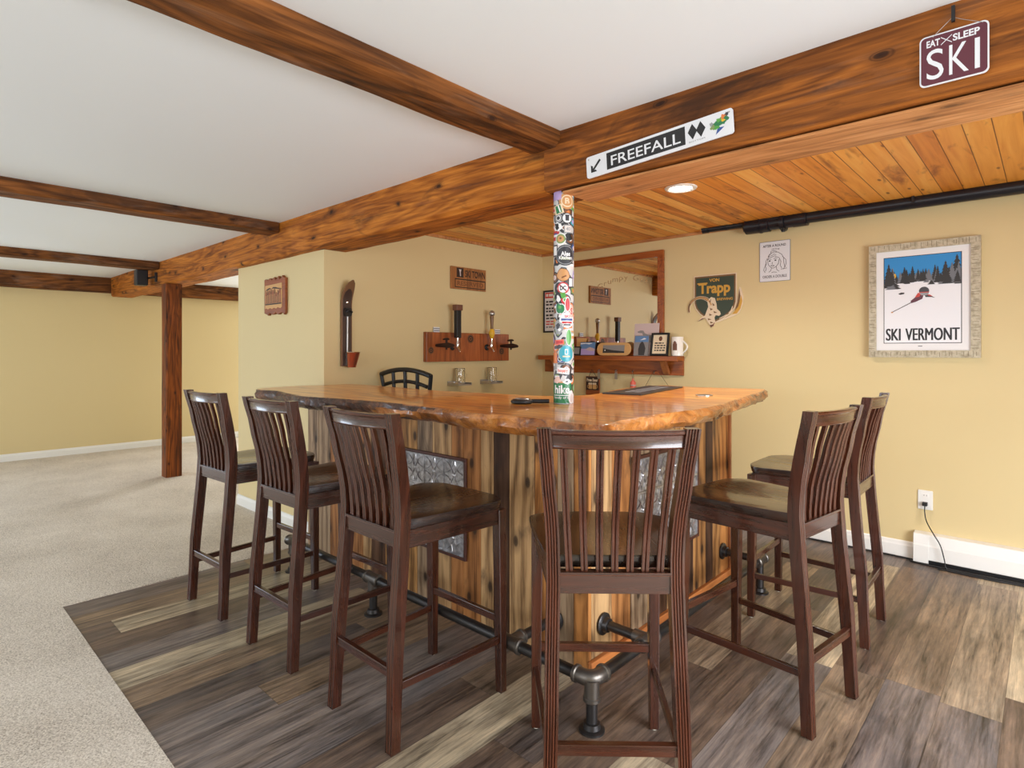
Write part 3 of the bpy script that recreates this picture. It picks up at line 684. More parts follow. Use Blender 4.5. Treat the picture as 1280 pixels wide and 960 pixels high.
# foot rail
rail = thing('foot_rail', 'dark iron pipe foot rail round the base of the bar', 'foot rail', (2.5, -2.74, 0))
def rl(m, name, label=None):
    o = m.build(name, rail, (-2.5, 2.74, 0), smooth=40)
    if label: o['label'] = label
    return o
RZ, RXX, RYY = 0.175, 2.50, -2.735
rl(MB().tube([(0.30, RYY, RZ), (RXX-0.05, RYY, RZ)], 0.021, 'iron', 16), 'pipe')
rl(MB().tube([(RXX, RYY+0.05, RZ), (RXX, -1.17, RZ)], 0.021, 'iron', 16), 'pipe')
def collar(m, p, q, r=0.0305):
    p = Vector(p); q = Vector(q); d = (q-p).normalized()
    m.tube([p, p+d*0.004, p+d*0.014, p+d*0.018], [r*0.86, r, r, r*0.86], 'iron_fit', 18)
def arc3(c, a, b, r, n=8):
    c, a, b = Vector(c), Vector(a), Vector(b)
    o = c+a*r+b*r
    return [o-b*r*cos(pi/2*t/n)-a*r*sin(pi/2*t/n) for t in range(n+1)]
def flange(m, c, d, r=0.045):
    c, d = Vector(c), Vector(d)
    m.tube([c, c+d*0.006, c+d*0.009, c+d*0.011, c+d*0.028, c+d*0.03], [r, r, r*0.9, 0.031, 0.028, 0.022], 'iron', 20)
# corner fitting with its post
m = MB(); pa = [Vector((RXX-0.06, RYY, RZ)), Vector((RXX-0.04, RYY, RZ))]
for t in range(1, 8): a = pi/2*t/8; pa.append(Vector((RXX-0.04+0.04*sin(a), RYY+0.04-0.04*cos(a), RZ)))
pa += [Vector((RXX, RYY+0.04, RZ)), Vector((RXX, RYY+0.06, RZ))]
m.tube(pa, 0.0265, 'iron_fit', 18); collar(m, (RXX-0.075, RYY, RZ), (RXX-0.05, RYY, RZ)); collar(m, (RXX, RYY+0.075, RZ), (RXX, RYY+0.05, RZ))
m.tube([(RXX-0.006, RYY+0.006, RZ), (RXX-0.006, RYY+0.006, RZ-0.06)], 0.0265, 'iron_fit', 18); collar(m, (RXX-0.006, RYY+0.006, RZ-0.075), (RXX-0.006, RYY+0.006, RZ))
rl(m, 'elbow', 'rounded corner elbow')
m = MB().tube([(RXX-0.006, RYY+0.006, 0.004), (RXX-0.006, RYY+0.006, RZ-0.06)], 0.020, 'iron', 16); flange(m, (RXX-0.006, RYY+0.006, 0.0), (0, 0, 1))
rl(m, 'support_post')
def tee_x(x):
    m = MB().tube([(x-0.05, RYY, RZ), (x+0.05, RYY, RZ)], 0.027, 'iron_fit', 18)
    collar(m, (x-0.056, RYY, RZ), (x, RYY, RZ)); collar(m, (x+0.056, RYY, RZ), (x, RYY, RZ))
    return m
m = tee_x(2.12); m.tube([(2.12, RYY, RZ), (2.12, RYY+0.06, RZ)], 0.0265, 'iron_fit', 18); collar(m, (2.12, RYY+0.07, RZ), (2.12, RYY, RZ)); rl(m, 'tee_fitting')
m = MB().tube([(2.12, RYY+0.05, RZ), (2.12, BY0-0.001, RZ)], 0.020, 'iron', 16); flange(m, (2.12, BY0-0.003, RZ), (0, -1, 0)); rl(m, 'wall_bracket')
for x in (1.19, 0.36):
    m = tee_x(x); m.tube([(x, RYY, RZ), (x, RYY, RZ-0.06)], 0.0265, 'iron_fit', 18); collar(m, (x, RYY, RZ-0.07), (x, RYY, RZ)); rl(m, 'tee_fitting')
    m = MB().tube([(x, RYY, 0.004), (x, RYY, RZ-0.05)], 0.020, 'iron', 16); flange(m, (x, RYY, 0.0), (0, 0, 1)); rl(m, 'support_post')
for y in (-2.36, -1.17):
    m = MB().tube([(RXX, y-0.05, RZ), (RXX, y+0.05, RZ)], 0.027, 'iron_fit', 18)
    collar(m, (RXX, y-0.056, RZ), (RXX, y, RZ)); collar(m, (RXX, y+0.056, RZ), (RXX, y, RZ))
    m.tube([(RXX, y, RZ), (RXX-0.06, y, RZ)], 0.0265, 'iron_fit', 18); rl(m, 'tee_fitting')
    m = MB().tube([(RXX-0.05, y, RZ), (BX+0.002, y, RZ)], 0.020, 'iron', 16); flange(m, (BX+0.004, y, RZ), (1, 0, 0)); rl(m, 'wall_bracket')
m = MB().tube([(RXX, -1.17, 0.004), (RXX, -1.17, RZ-0.02)], 0.020, 'iron', 16); flange(m, (RXX, -1.17, 0.0), (0, 0, 1)); rl(m, 'support_post')

# ------------------------------------------------------------------ bar stools
PZ = [0.0, 0.15, 0.32, 0.48, 0.60, 0.68, 0.74, 0.80, 0.86, 0.93, 1.0, 1.06, 1.10]
def post_xy(z):
    def ip(tab):
        for (z0, v0), (z1, v1) in zip(tab, tab[1:]):
            if z <= z1:
                t = (z-z0)/(z1-z0); t = t*t*(3-2*t)*0.35+t*0.65; return v0+(v1-v0)*t
        return tab[-1][1]
    return (ip([(0, .180), (.45, .170), (.70, .165), (.82, .168), (.95, .180), (1.10, .193)]),
            ip([(0, -.250), (.30, -.236), (.62, -.208), (.74, -.200), (.82, -.204), (.95, -.228), (1.10, -.262)]))
def make_stool(label):
    t = thing('bar_stool', label, 'bar stool', group='slat back bar stools round the bar')
    def leg_sec(cx, cy, z, hw, hd, groove):
        g_ = groove; q = [(-hw, hd), (hw, hd), (hw, -hd)]
        if g_:
            for x in (0.55, 0.15, -0.25, -0.65):
                q += [(hw*(x+0.13), -hd), (hw*x, -hd+0.0028), (hw*(x-0.13), -hd)]
        q += [(-hw, -hd)]
        return [(cx+a, cy+b, z) for a, b in q]
    for s in (1, -1):
        m = MB(); secs = []
        for z in PZ:
            x, y = post_xy(z); tp = 0.0175 if z > 0.3 else 0.0155+0.002*z/0.3
            secs.append(leg_sec(s*x, y, max(z, 0.004), tp+0.001, (0.0205 if 0.3 < z < 1.0 else 0.018), True))
        m.loft(secs, 'stool_z')
        for k_ in (0.35, -0.45):
            m.tube([(s*post_xy(z)[0]+0.0178*k_, post_xy(z)[1]-(0.0205 if 0.3 < z < 1.0 else 0.018)+0.0002, max(z, 0.01)) for z in PZ], 0.0011, 'stool_rub', 5)
        lg = m.build('rear_leg', t, smooth=28)
        x, y = post_xy(0); MB().lathe([(0, 0), (0.010, 0), (0.011, 0.006), (0, 0.006)], 'glide', (s*x, y, 0), 14).build('foot_glide', lg)
        m = MB(); secs = []
        for z in (0.004, 0.2, 0.45, 0.70):
            f = z/0.7; secs.append(leg_sec(s*(0.203-0.004*f), 0.232-0.006*f, z, 0.0155+0.004*f, 0.0155+0.005*f, False))
        m.loft(secs, 'stool_z'); lg = m.build('front_leg', t, bevel=0.003)
        MB().lathe([(0, 0), (0.010, 0), (0.011, 0.006), (0, 0.006)], 'glide', (s*0.203, 0.232, 0), 14).build('foot_glide', lg)
        m = MB().loft([[(s*x+dx, y, z) for dx, z in ((-0.009, 0.645), (0.009, 0.645), (0.009, 0.706), (-0.009, 0.706))] for x, y in ((0.170, -0.190), (0.201, 0.215))], 'stool_y')
        m.build('side_apron', t, bevel=0.002)
        m = MB().loft([[(s*x+dx, y, z+zz) for dx, zz in ((-0.008, -0.013), (0.008, -0.013), (0.008, 0.013), (-0.008, 0.013))] for x, y, z in ((0.1765, -0.228, 0.205), (0.202, 0.222, 0.205))], 'stool_y')
        m.build('side_stretcher', t, bevel=0.002)
    MB().box(-0.19, 0.19, 0.212, 0.232, 0.645, 0.706, 'stool_x').build('front_apron', t, bevel=0.002)
    MB().box(-0.19, 0.19, 0.218, 0.238, 0.268, 0.296, 'stool_x').build('front_stretcher', t, bevel=0.002)
    m = MB(); m.box(-0.168, 0.168, -0.252, -0.232, 0.236, 0.266, 'stool_x')
    m.build('rear_stretcher', t, bevel=0.002)
    # seat: tapered, rounded at the front, softly dished
    nx, ny = 18, 14; vs = []; fs = []
    def seat_pt(i, j, lay):
        u = -1+2*i/nx; v = j/ny
        hw = 0.180+(0.232-0.180)*v**0.8
        y = -0.188+v*0.446
        c = max(0, (v-0.86)/0.14); hw -= 0.030*c*c
        yy = y-0.022*max(0, abs(u)-0.75)/0.25*v**6-0.006*(u*u)*v
        x = u*hw
        z = 0.744-0.013*math.exp(-((x/0.14)**2))*sin(pi*min(1, v*1.05))-0.004*v**4-0.002*abs(u)**8
        if lay: z = 0.709; k = 0.985; x *= k; yy = 0.03+(yy-0.03)*0.985
        return (x, yy, z)
    for lay in (0, 1):
        for j in range(ny+1):
            for i in range(nx+1): vs.append(seat_pt(i, j, lay))
    W = nx+1; B = W*(ny+1)
    for j in range(ny):
        for i in range(nx):
            a = j*W+i; fs.append((a, a+1, a+W+1, a+W)); fs.append((B+a, B+a+W, B+a+W+1, B+a+1))
    ring = [i for i in range(W)]+[j*W+nx for j in range(1, ny+1)]+[ny*W+i for i in range(nx-1, -1, -1)]+[j*W for j in range(ny-1, 0, -1)]
    mids = []
    base = len(vs)
    for a in ring:
        p, q = Vector(vs[a]), Vector(vs[B+a]); c = Vector((p.x*1.004, 0.03+(p.y-0.03)*1.004, p.z-0.009)); vs.append(tuple(c))
    K = len(ring)
    for k in range(K):
        a, b = ring[k], ring[(k+1) % K]; ma, mb_ = base+k, base+(k+1) % K
        fs.append((a, ma, mb_, b)); fs.append((ma, B+a, B+b, mb_))
    MB().add(vs, fs, 'stool_seat').build('seat', t, smooth=32)
    # back: bowed rails and seven fanned slats
    def bow(x, hw): return -0.026*(1-(x/hw)**2)
    def rail(name, z0, z1, th, mat, bw=1.0, lip=True):
        m = MB(); secs = []
        xs = [-1+2*i/16 for i in range(17)]
        x0, y0 = post_xy((z0+z1)/2); hw = x0-0.016
        for u in xs:
            sec = []
            y = y0+bow(u*hw, hw)*bw
            yl = (post_xy(z0)[1]-y0); yh = (post_xy(z1)[1]-y0)
            h = z1-z0
            prof = [(z0, th/2), (z0, -th/2), (z0+0.004, -th/2-0.002), (z0+0.008, -th/2), (z1-0.014, -th/2), (z1-0.010, -th/2-0.0035), (z1-0.004, -th/2-0.0035), (z1, -th/2+0.001), (z1, th/2)]
            sec = [(u*hw, y+d+yl+(yh-yl)*(z-z0)/h, z) for z, d in prof]
            secs.append(sec)
        m.loft(secs, mat)
        for zr, dd in ((z1-0.007, -th/2-0.0035), (z0+0.004, -th/2-0.002)):
            m.tube([(u*hw, y0+bow(u*hw, hw)*bw+dd+(post_xy(z0)[1]-y0)+(post_xy(z1)[1]-post_xy(z0)[1])*(zr-z0)/(z1-z0), zr) for u in xs], 0.0010, 'stool_rub', 5)
        return m.build(name, t, smooth=30)
    rail('top_rail', 1.046, 1.096, 0.019, 'stool_x')
    lr = MB(); lr.box(-0.150, 0.150, -0.2185, -0.1965, 0.650, 0.704, 'stool_x'); lr.box(-0.150, 0.150, -0.223, -0.193, 0.700, 0.708, 'stool_x')
    lr.tube([(-0.150, -0.2232, 0.7005), (0.150, -0.2232, 0.7005)], 0.0010, 'stool_rub', 5)
    lr.build('lower_rail', t, bevel=0.002)
    for k in range(7):
        f = (k-3)/3.0; m = MB(); secs = []
        for i in range(13):
            q = i/12; z = 0.705+q*(1.05-0.705)
            px_, py_ = post_xy(z)
            xb = f*(0.122+0.020*q); hw = post_xy(1.07)[0]-0.016
            y = py_+bow(xb, hw)*(q**0.9)-0.004*(1-q)
            w, d = 0.0095, 0.0065
            secs.append([(xb+a, y+b, z) for a, b in ((-w, d), (w, d), (w, -d), (0.0022, -d), (0, -d+0.003), (-0.0022, -d), (-w, -d))])
        m.loft(secs, 'stool_z')
        for k_ in (-0.0066, 0.0066): m.tube([(q_[6][0]+0.0095+k_, q_[6][1]-0.0002, q_[6][2]) for q_ in secs], 0.0009, 'stool_rub', 5)
        m.build('slat', t, smooth=30)
    return t
def dup(root, loc, rotz, label):
    r = root.copy(); COL.objects.link(r); r.location = loc; r.rotation_euler = (0, 0, rotz); r['label'] = label
    for ch in list(root.children):
        c = ch.copy(); COL.objects.link(c); c.parent = r
        for g_ in ch.children:
            d = g_.copy(); COL.objects.link(d); d.parent = c
    return r
STOOLS = [(0.519, -3.027, 3.0, 'leftmost dark slat back bar stool, nearest the timber post'),
          (1.210, -3.012, 1.8, 'second dark slat back bar stool from the left, along the long side of the bar'),
          (1.908, -3.012, 0.0, 'third dark slat back bar stool from the left, seat under the long bar edge'),
          (2.648, -2.885, 41.6, 'nearest dark slat back bar stool at the bar corner, seen from behind'),
          (2.830, -2.052, 81.9, 'dark slat back bar stool in the foreground of the pair on the right'),
          (2.803, -1.286, 90.8, 'rear dark slat back bar stool of the right pair, nearest the yellow wall')]
stool = None
for x, y, a, lab in STOOLS:
    if stool is None:
        stool = make_stool(lab); stool.location = (x, y, 0); stool.rotation_euler = (0, 0, R(a))
    else: dup(stool, (x, y, 0), R(a), lab)

# ------------------------------------------------------------------ ceiling fittings
lt = thing('recessed_light', 'lit round recessed light in the pine ceiling over the bar', 'ceiling light', (2.083, -1.251, CEIL))
MB().lathe([(0.062, -0.003), (0.072, -0.009), (0.088, -0.006), (0.092, 0.0), (0.062, 0.0)], 'white_metal', n=36).build('trim_ring', lt, smooth=40)
MB().lathe([(0, -0.004), (0.05, -0.0045), (0.063, -0.003), (0.063, -0.001), (0, -0.001)], 'lamp', n=32).build('lens', lt, smooth=40)
ld = bpy.data.lights.new('recessed_lamp', 'SPOT'); ld.energy = 80; ld.color = (1.0, 0.95, 0.86); ld.spot_size = R(150); ld.spot_blend = 0.9; ld.shadow_soft_size = 0.06
lo = bpy.data.objects.new('recessed_lamp', ld); COL.objects.link(lo); lo.location = (2.083, -1.251, CEIL-0.03)

pp = thing('drain_pipe', 'long black pipe running along the top of the yellow wall under the pine ceiling', 'pipe', (2.3, -0.08, 2.226))
m = MB().tube([(0.10, 0, -0.006), (3.3, 0, -0.012)], 0.0415, 'black_pipe', 24); m.build('main_pipe', pp, smooth=40)
m = MB().tube([(-0.62, 0, 0.012), (-0.25, 0, 0.008)], 0.024, 'black_pipe', 16); m.tube([(-0.62, 0, 0.012), (-0.575, 0, 0.012)], 0.029, 'black_pipe', 16); m.tube([(-0.44, 0, 0.011), (-0.42, 0, 0.011)], 0.027, 'black_pipe', 16); m.build('branch_pipe', pp, smooth=40)
m = MB().tube([(-0.30, 0, -0.012), (-0.285, 0, -0.012), (-0.285, 0, -0.014), (-0.12, 0, -0.014)], [0.040, 0.046, 0.056, 0.056], 'black_pipe', 20)
m.tube([(-0.19, 0, -0.014), (-0.175, 0, -0.014)], 0.060, 'black_pipe', 20); m.tube([(-0.04, 0, -0.016), (-0.012, 0, -0.016)], 0.064, 'black_pipe', 20)
m.tube([(-0.12, 0, -0.012), (0.04, 0, -0.012)], 0.048, 'black_pipe', 20); m.tube([(0.04, 0, -0.010), (0.13, 0, -0.010)], 0.053, 'black_pipe', 20)
m.lathe([(0, -0.088), (0.013, -0.086), (0.015, -0.07), (0.012, -0.05)], 'black', (-0.024, -0.012, 0), 14)
m.box(-0.20, -0.03, -0.05, 0.02, 0.0, 0.017, 'black_pipe')
m.build('coupling', pp, smooth=40)
m = MB().box(0.73, 0.745, -0.055, 0.02, 0.014, 0.019, 'black'); m.box(0.73, 0.745, -0.052, -0.049, -0.02, 0.016, 'black'); m.build('hanger_strap', pp)

# ------------------------------------------------------------------ signs on the big beam
YB = -2.4185
sg = thing('trail_sign', 'long white trail sign on the beam reading FREEFALL with arrow and black diamonds', 'sign', (2.258, YB, 2.005), (R(90), -R(3.4), 0))
m = MB(); W, H = 0.606, 0.088
m.rrect(0, W, 0, H, 0.010, 0, 0.006, 'sign_white')
m.rect(0.098, 0.432, 0.012, H-0.010, 0.006, 0.0066, 'ink')
m.text('FREEFALL', 0.118, 0.414, 0.0235, 0.0625, 0.0069, 'sign_white', 0.008)
a = 0.020
m.prism([(0.022, 0.020), (0.050, 0.020), (0.044, 0.028), (0.037, 0.028), (0.070, 0.060), (0.064, 0.067), (0.031, 0.034), (0.031, 0.044), (0.022, 0.050)], 0.006, 0.0067, 'ink')
for u in (0.460, 0.491): m.prism([(u-0.0175, 0.050), (u, 0.022), (u+0.0175, 0.050), (u, 0.078)], 0.006, 0.0067, 'ink')
m.text('BOTTOM', 0.446, 0.505, 0.012, 0.017, 0.0066, 'grey_ink')
m.build('sign_panel', sg, bevel=0.001, seg=1)
m = MB()
q = random.Random(4)
for i, (u, v, ru, rv, c) in enumerate([(0.548, 0.047, 0.016, 0.010, 'st_green'), (0.562, 0.058, 0.014, 0.009, 'st_bgreen'), (0.574, 0.066, 0.010, 0.009, 'st_orange'), (0.582, 0.058, 0.010, 0.008, 'st_green'), (0.535, 0.040, 0.009, 0.008, 'st_olive'), (0.586, 0.072, 0.006, 0.006, 'st_char'), (0.566, 0.047, 0.017, 0.007, 'st_green'), (0.530, 0.052, 0.006, 0.007, 'st_grey'), (0.572, 0.054, 0.007, 0.004, 'yellow'), (0.548, 0.036, 0.010, 0.006, 'st_bgreen')]):
    m.prism([((1+0.25*sin(3*a+i))*ru*cos(a)+u, (1+0.3*sin(5*a+i*2))*rv*sin(a)+v) for a in [2*pi*k/18 for k in range(18)]], 0.006, 0.0064+0.00012*i, c)
m.prism([(0.544, 0.012), (0.575, 0.032), (0.552, 0.034)], 0.006, 0.0068, 'st_blue')
m.build('sign_logo', sg)
for u in (0.012, W-0.012):
    MB().lathe([(0, 0.0072), (0.0025, 0.0070), (0.003, 0.006)], 'steel', (u, H-0.012, 0), 10).build('screw', sg)

sg = thing('ski_sign', 'maroon square sign hung on the beam reading EAT SLEEP SKI', 'sign', (3.382, YB, 2.030), RY)
W, H = 0.150, 0.138
m = MB(); m.rrect(0, W, 0, H, 0.013, 0, 0.004, 'sign_white'); m.rrect(0.0035, W-0.0035, 0.0035, H-0.0035, 0.011, 0.004, 0.0045, 'maroon')
m.text('EAT', 0.016, 0.046, 0.106, 0.125, 0.0048, 'sign_white', 0.03); m.text('SLEEP', 0.074, 0.131, 0.106, 0.125, 0.0048, 'sign_white', 0.03)
for s_ in (1, -1): m.prism([(0.060-0.012, 0.115-s_*0.010-0.0012), (0.060-0.012, 0.115-s_*0.010+0.0012), (0.060+0.012, 0.115+s_*0.010+0.0012), (0.060+0.012, 0.115+s_*0.010-0.0012)], 0.0045, 0.0049, 'sign_white')
m.text('S', 0.016, 0.054, 0.016, 0.098, 0.0048, 'sign_white', 0.0); m.text('K', 0.066, 0.108, 0.017, 0.097, 0.0048, 'sign_white', 0.0); m.rect(0.1205, 0.1310, 0.017, 0.097, 0.0044, 0.0048, 'sign_white')
m.build('sign_panel', sg)
m = MB().tube([(0.030, H-0.006, 0.006), (0.062, H+0.022, 0.006), (0.074, H+0.032, 0.007), (0.092, H+0.020, 0.006), (0.138, H-0.006, 0.006)], 0.0008, 'steel', 6); m.build('hanging_wire', sg)
o = MB().box(-0.004, 0.004, -0.020, 0.022, 0, 0.010, 'black').build('nail', sg, (0.075, H+0.040, 0)); o['label'] = 'black nail holding the sign'

sp = thing('wall_speaker', 'small black speaker on a bracket at the far end of the long beam', 'speaker', (-3.36, -2.405, 2.09))
MB().box(-0.20, -0.09, -0.16, -0.05, -0.085, 0.085, 'black').build('cabinet', sp, bevel=0.012)
MB().tube([(-0.16, -0.06, 0), (-0.10, -0.03, 0), (0.0, -0.02, 0), (0.02, -0.02, 0)], 0.010, 'black', 10).build('bracket_arm', sp)
MB().box(0.005, 0.04, -0.02, -0.002, -0.05, 0.05, 'black').build('bracket_plate', sp)

# ------------------------------------------------------------------ on the partition and the tap wall
pq = thing('carved_plaque', 'carved wooden plaque with engraved figures on the wall left of the bar', 'plaque', (-0.872, -2.3345, 1.578), RY)
W, H = 0.348, 0.292
top = [(W*i/16, H-0.012+0.010*sin(i*1.9)+0.006*sin(i*4.1)) for i in range(17)]; bot = [(W*i/16, 0.010+0.009*sin(i*1.5+1)+0.005*sin(i*3.7)) for i in range(17)]
m = MB().prism(bot+top[::-1], 0, 0.022, 'carved'); m.build('board', pq, bevel=0.003)
m = MB(); q = [(0.020+0.28*i/12, 0.052+0.006*sin(i*2.2)) for i in range(13)]
m.prism(q+[(0.300, 0.238), (0.020, 0.232)], 0.022, 0.0245, 'tan'); m.build('inset', pq)
m = MB(); rr = random.Random(5)
for i in range(9):
    c = 0.040+0.029*i; h = 0.062+0.03*rr.random()
    m.prism([(c-0.016, 0.092), (c+0.016, 0.092), (c+0.014, 0.092+h), (c+0.004, 0.110+h), (c-0.008, 0.108+h), (c-0.015, 0.092+h*0.8)], 0.0245, 0.0252+0.0001*i, 'mid_ink' if i % 2 else 'carved')
    m.prism([(c-0.004, 0.096), (c+0.001, 0.096), (c+0.003, 0.090+h*0.8), (c-0.003, 0.090+h*0.8)], 0.0245, 0.0264, 'tan')
m.rect(0.026, 0.294, 0.080, 0.090, 0.0245, 0.0255, 'dark_ink')
m.prism([(0.026, 0.19), (0.06, 0.205), (0.10, 0.212), (0.13, 0.202), (0.16, 0.214), (0.20, 0.212), (0.23, 0.205), (0.294, 0.196), (0.294, 0.188), (0.23, 0.196), (0.16, 0.203), (0.10, 0.200), (0.06, 0.194)], 0.0245, 0.0256, 'dark_ink')
m.build('engraving', pq)

sk = thing('ski_bottle_opener', 'old ski tip wall bottle opener with a small metal cap pail', 'bottle opener', (0.0, -2.172, 1.20), RX)
secs = []
for i in range(31):
    v = -0.005+0.600*i/30; q = max(0, (v-0.42)/0.175); out = 0.012+0.085*q*q
    hw = 0.042 if v < 0.50 else 0.042*math.sqrt(max(0.012, 1-((v-0.50)/0.0955)**2))
    secs.append([(-hw, v, out), (hw, v, out), (hw, v, out+0.010), (hw*0.55, v, out+0.0125), (-hw*0.55, v, out+0.0125), (-hw, v, out+0.010)])
MB().loft(secs, 'ski_edge').build('ski', sk, smooth=35)
secs = []
for i in range(27):
    v = 0.0+0.535*i/26; q = max(0, (v-0.42)/0.175); out = 0.0246+0.085*q*q
    hw = 0.032 if v < 0.48 else 0.032*math.sqrt(max(0.02, 1-((v-0.48)/0.057)**2))
    secs.append([(-hw, v, out-0.004), (hw, v, out-0.004), (hw, v, out+0.001), (-hw, v, out+0.001)])
MB().loft(secs, 'ski_dark').build('top_sheet', sk, smooth=35)
MB().tube([(0.0, 0.08, 0.030), (0.002, 0.36, 0.030)], 0.006, 'steel', 10).build('steel_rod', sk, smooth=40)
m = MB().rrect(-0.028, 0.028, 0.345, 0.405, 0.018, 0.024, 0.046, 'black'); m.tube([(-0.026, 0.375, 0.05), (0.0, 0.39, 0.062), (0.026, 0.375, 0.05)], 0.007, 'black', 10); m.build('opener', sk, smooth=40)
MB().lathe([(0, 0.0), (0.008, 0.0), (0.008, 0.006), (0, 0.008)], 'chrome', (0, 0.445, 0.026), 12).build('rivet', sk)
m = MB(); pr = [(0.028, 0), (0.044, 0.100), (0.047, 0.104), (0.046, 0.107), (0.042, 0.102), (0.026, 0.004), (0, 0.004), (0, 0)]
secs = [[(r*cos(2*pi*k/24)+0.01, v-0.012, 0.070+0.22*v+r*sin(2*pi*k/24)) for k in range(24)] for r, v in [(max(a, 1e-4), b) for a, b in pr]]
m.loft(secs, 'copper', caps=False); o = m.build('cap_pail', sk, smooth=40)
MB().tube([(0.01+0.0455*cos(2*pi*k/24), 0.094, 0.0935+0.0455*sin(2*pi*k/24)) for k in range(25)], 0.003, 'chrome', 8).build('rim', o, smooth=40)
MB().box(-0.012, 0.012, 0.0, 0.09, 0.026, 0.050, 'steel').build('pail_bracket', sk)

ts = thing('tap_sign', 'brown wooden sign above the beer taps with dark burned lettering', 'sign', (0.0015, -1.197, 1.822), RX)
W, H = 0.398, 0.186
m = MB().rect(0, W, 0, H, 0, 0.022, 'sign_wood'); m.build('board', ts, bevel=0.002)
m = MB(); m.rect(0.055, 0.132, 0.098, H-0.008, 0.022, 0.0226, 'dark_ink')
m.prism([(0.080, 0.165), (0.108, 0.165), (0.104, 0.155), (0.100, 0.140), (0.102, 0.110), (0.092, 0.108), (0.090, 0.140), (0.084, 0.155)], 0.0226, 0.023, 'paper')
m.text('SKI TOWN', 0.150, 0.385, 0.105, 0.165, 0.0228, 'dark_ink', 0.03)
for a in ((0.035, 0.390, 0.078, 0.088), (0.035, 0.390, 0.012, 0.020), (0.035, 0.043, 0.012, 0.088), (0.382, 0.390, 0.012, 0.088)): m.rect(a[0], a[1], a[2], a[3], 0.022, 0.0228, 'dark_ink')
m.text('RESERVED', 0.060, 0.365, 0.030, 0.068, 0.0228, 'mid_ink', 0.03)
m.build('lettering', ts)

tb = thing('tap_board', 'reddish wooden plank on the wall holding two beer taps and old spigots', 'tap board', (0.0015, -1.476, 1.216), RX)
W, H = 0.952, 0.238
MB().rect(0, W, 0, H, 0, 0.040, 'tap_board').build('plank', tb, bevel=0.004)
m = MB()
for u, v, r in ((0.045, 0.092, 0.030), (0.475, 0.190, 0.038), (0.855, 0.085, 0.034)):
    m.disc(u, v, r, 0.040, 0.0408, 'mid_ink'); m.disc(u, v, r*0.72, 0.0408, 0.0412, 'knot'); m.disc(u, v, r*0.45, 0.0412, 0.0415, 'mid_ink'); m.disc(u, v, r*0.22, 0.0415, 0.0418, 'knot')
o = m.build('knot', tb); o['label'] = 'dark round knots in the plank'
for u in (0.125, 0.83):
    m = MB().rect(u-0.030, u+0.030, H, H+0.042, 0.008, 0.016, 'white')
    for v in (0.010, 0.026): m.rect(u-0.030, u+0.030, H+v, H+v+0.007, 0.016, 0.018, 'grey_ink')
    m.build('hanger_plate', tb)
def tap(u, kind):
    lab = 'beer tap with tall black square handle' if kind == 0 else 'beer tap with yellow and black handle topped by a silver ball'
    f = thing('beer_tap', lab, 'tap', (0.0415, -1.476+u, 1.216+0.119), RX, 'beer taps on the wall plank')
    # shank and body along w, spout down, collar up
    m = MB().lathe([(0, 0), (0.026, 0), (0.026, 0.006), (0.019, 0.012), (0, 0.012)], 'matte_black', n=24, axis='z'); m.build('flange', f, smooth=40)
    m = MB().tube([(0, 0, 0.010), (0, 0, 0.045), (0, -0.003, 0.066), (0, -0.022, 0.086), (0, -0.040, 0.092)], [0.011, 0.011, 0.012, 0.0095, 0.008], 'chrome', 14)
    m.tube([(0, -0.004, 0.060), (0, 0.020, 0.062), (0, 0.030, 0.063), (0, 0.050, 0.064), (0, 0.078, 0.065)], [0.012, 0.014, 0.012, 0.0075, 0.009], 'chrome', 14); m.build('faucet', f, smooth=40)
    if kind == 0:
        MB().box(-0.024, 0.024, 0.075, 0.300, 0.045, 0.085, 'matte_black').build('handle', f, bevel=0.004)
        o = MB().box(-0.034, 0.034, 0.298, 0.345, 0.038, 0.092, 'brown_photo').build('handle_cap', f, bevel=0.004); o['label'] = 'brown square handle cap'
    else:
        def lz(pr, mt, nm, lb):
            secs = [[(r*cos(2*pi*k/18), v, 0.065+r*sin(2*pi*k/18)) for k in range(18)] for r, v in pr]
            o = MB().loft(secs, mt).build(nm, f, smooth=50); o['label'] = lb
        lz([(0.010, 0.075), (0.020, 0.095), (0.027, 0.118), (0.026, 0.135), (0.017, 0.150), (0.015, 0.158)], 'yellow', 'handle', 'yellow vase shaped lower handle')
        lz([(0.014, 0.156), (0.013, 0.175), (0.017, 0.240), (0.019, 0.268), (0.010, 0.272)], 'bronze', 'handle', 'dark bronze tapering upper handle')
        lz([(0.004, 0.268)]+[(0.027*sin(pi*t/12), 0.292-0.027*cos(pi*t/12)) for t in range(1, 12)]+[(0.003, 0.319)], 'steel', 'handle_ball', 'silver ball finial')
    return f
tap(0.271, 0); tap(0.666, 1)
for u, lab in ((0.100, 'old rusty barrel spigot at the left end of the tap plank'), (0.845, 'old rusty barrel spigot at the right end of the tap plank')):
    f = thing('barrel_spigot', lab, 'spigot', (0.0415, -1.476+u, 1.216+0.132), RX, 'old spigots on the tap plank')
    MB().tube([(0, 0, 0), (0, 0, 0.03), (0, 0, 0.10), (0, 0, 0.145), (0, -0.002, 0.19), (0, -0.006, 0.205)], [0.011, 0.014, 0.018, 0.022, 0.014, 0.010], 'rust', 14).build('barrel', f, smooth=40)
    m = MB().tube([(0, -0.035, 0.125), (0, 0.045, 0.125)], [0.008, 0.010], 'rust', 12); m.tube([(0, 0.047, 0.085), (0, 0.050, 0.11), (0, 0.050, 0.14), (0, 0.047, 0.155)], [0.006, 0.009, 0.009, 0.006], 'rust', 10); m.build('key', f, smooth=40)
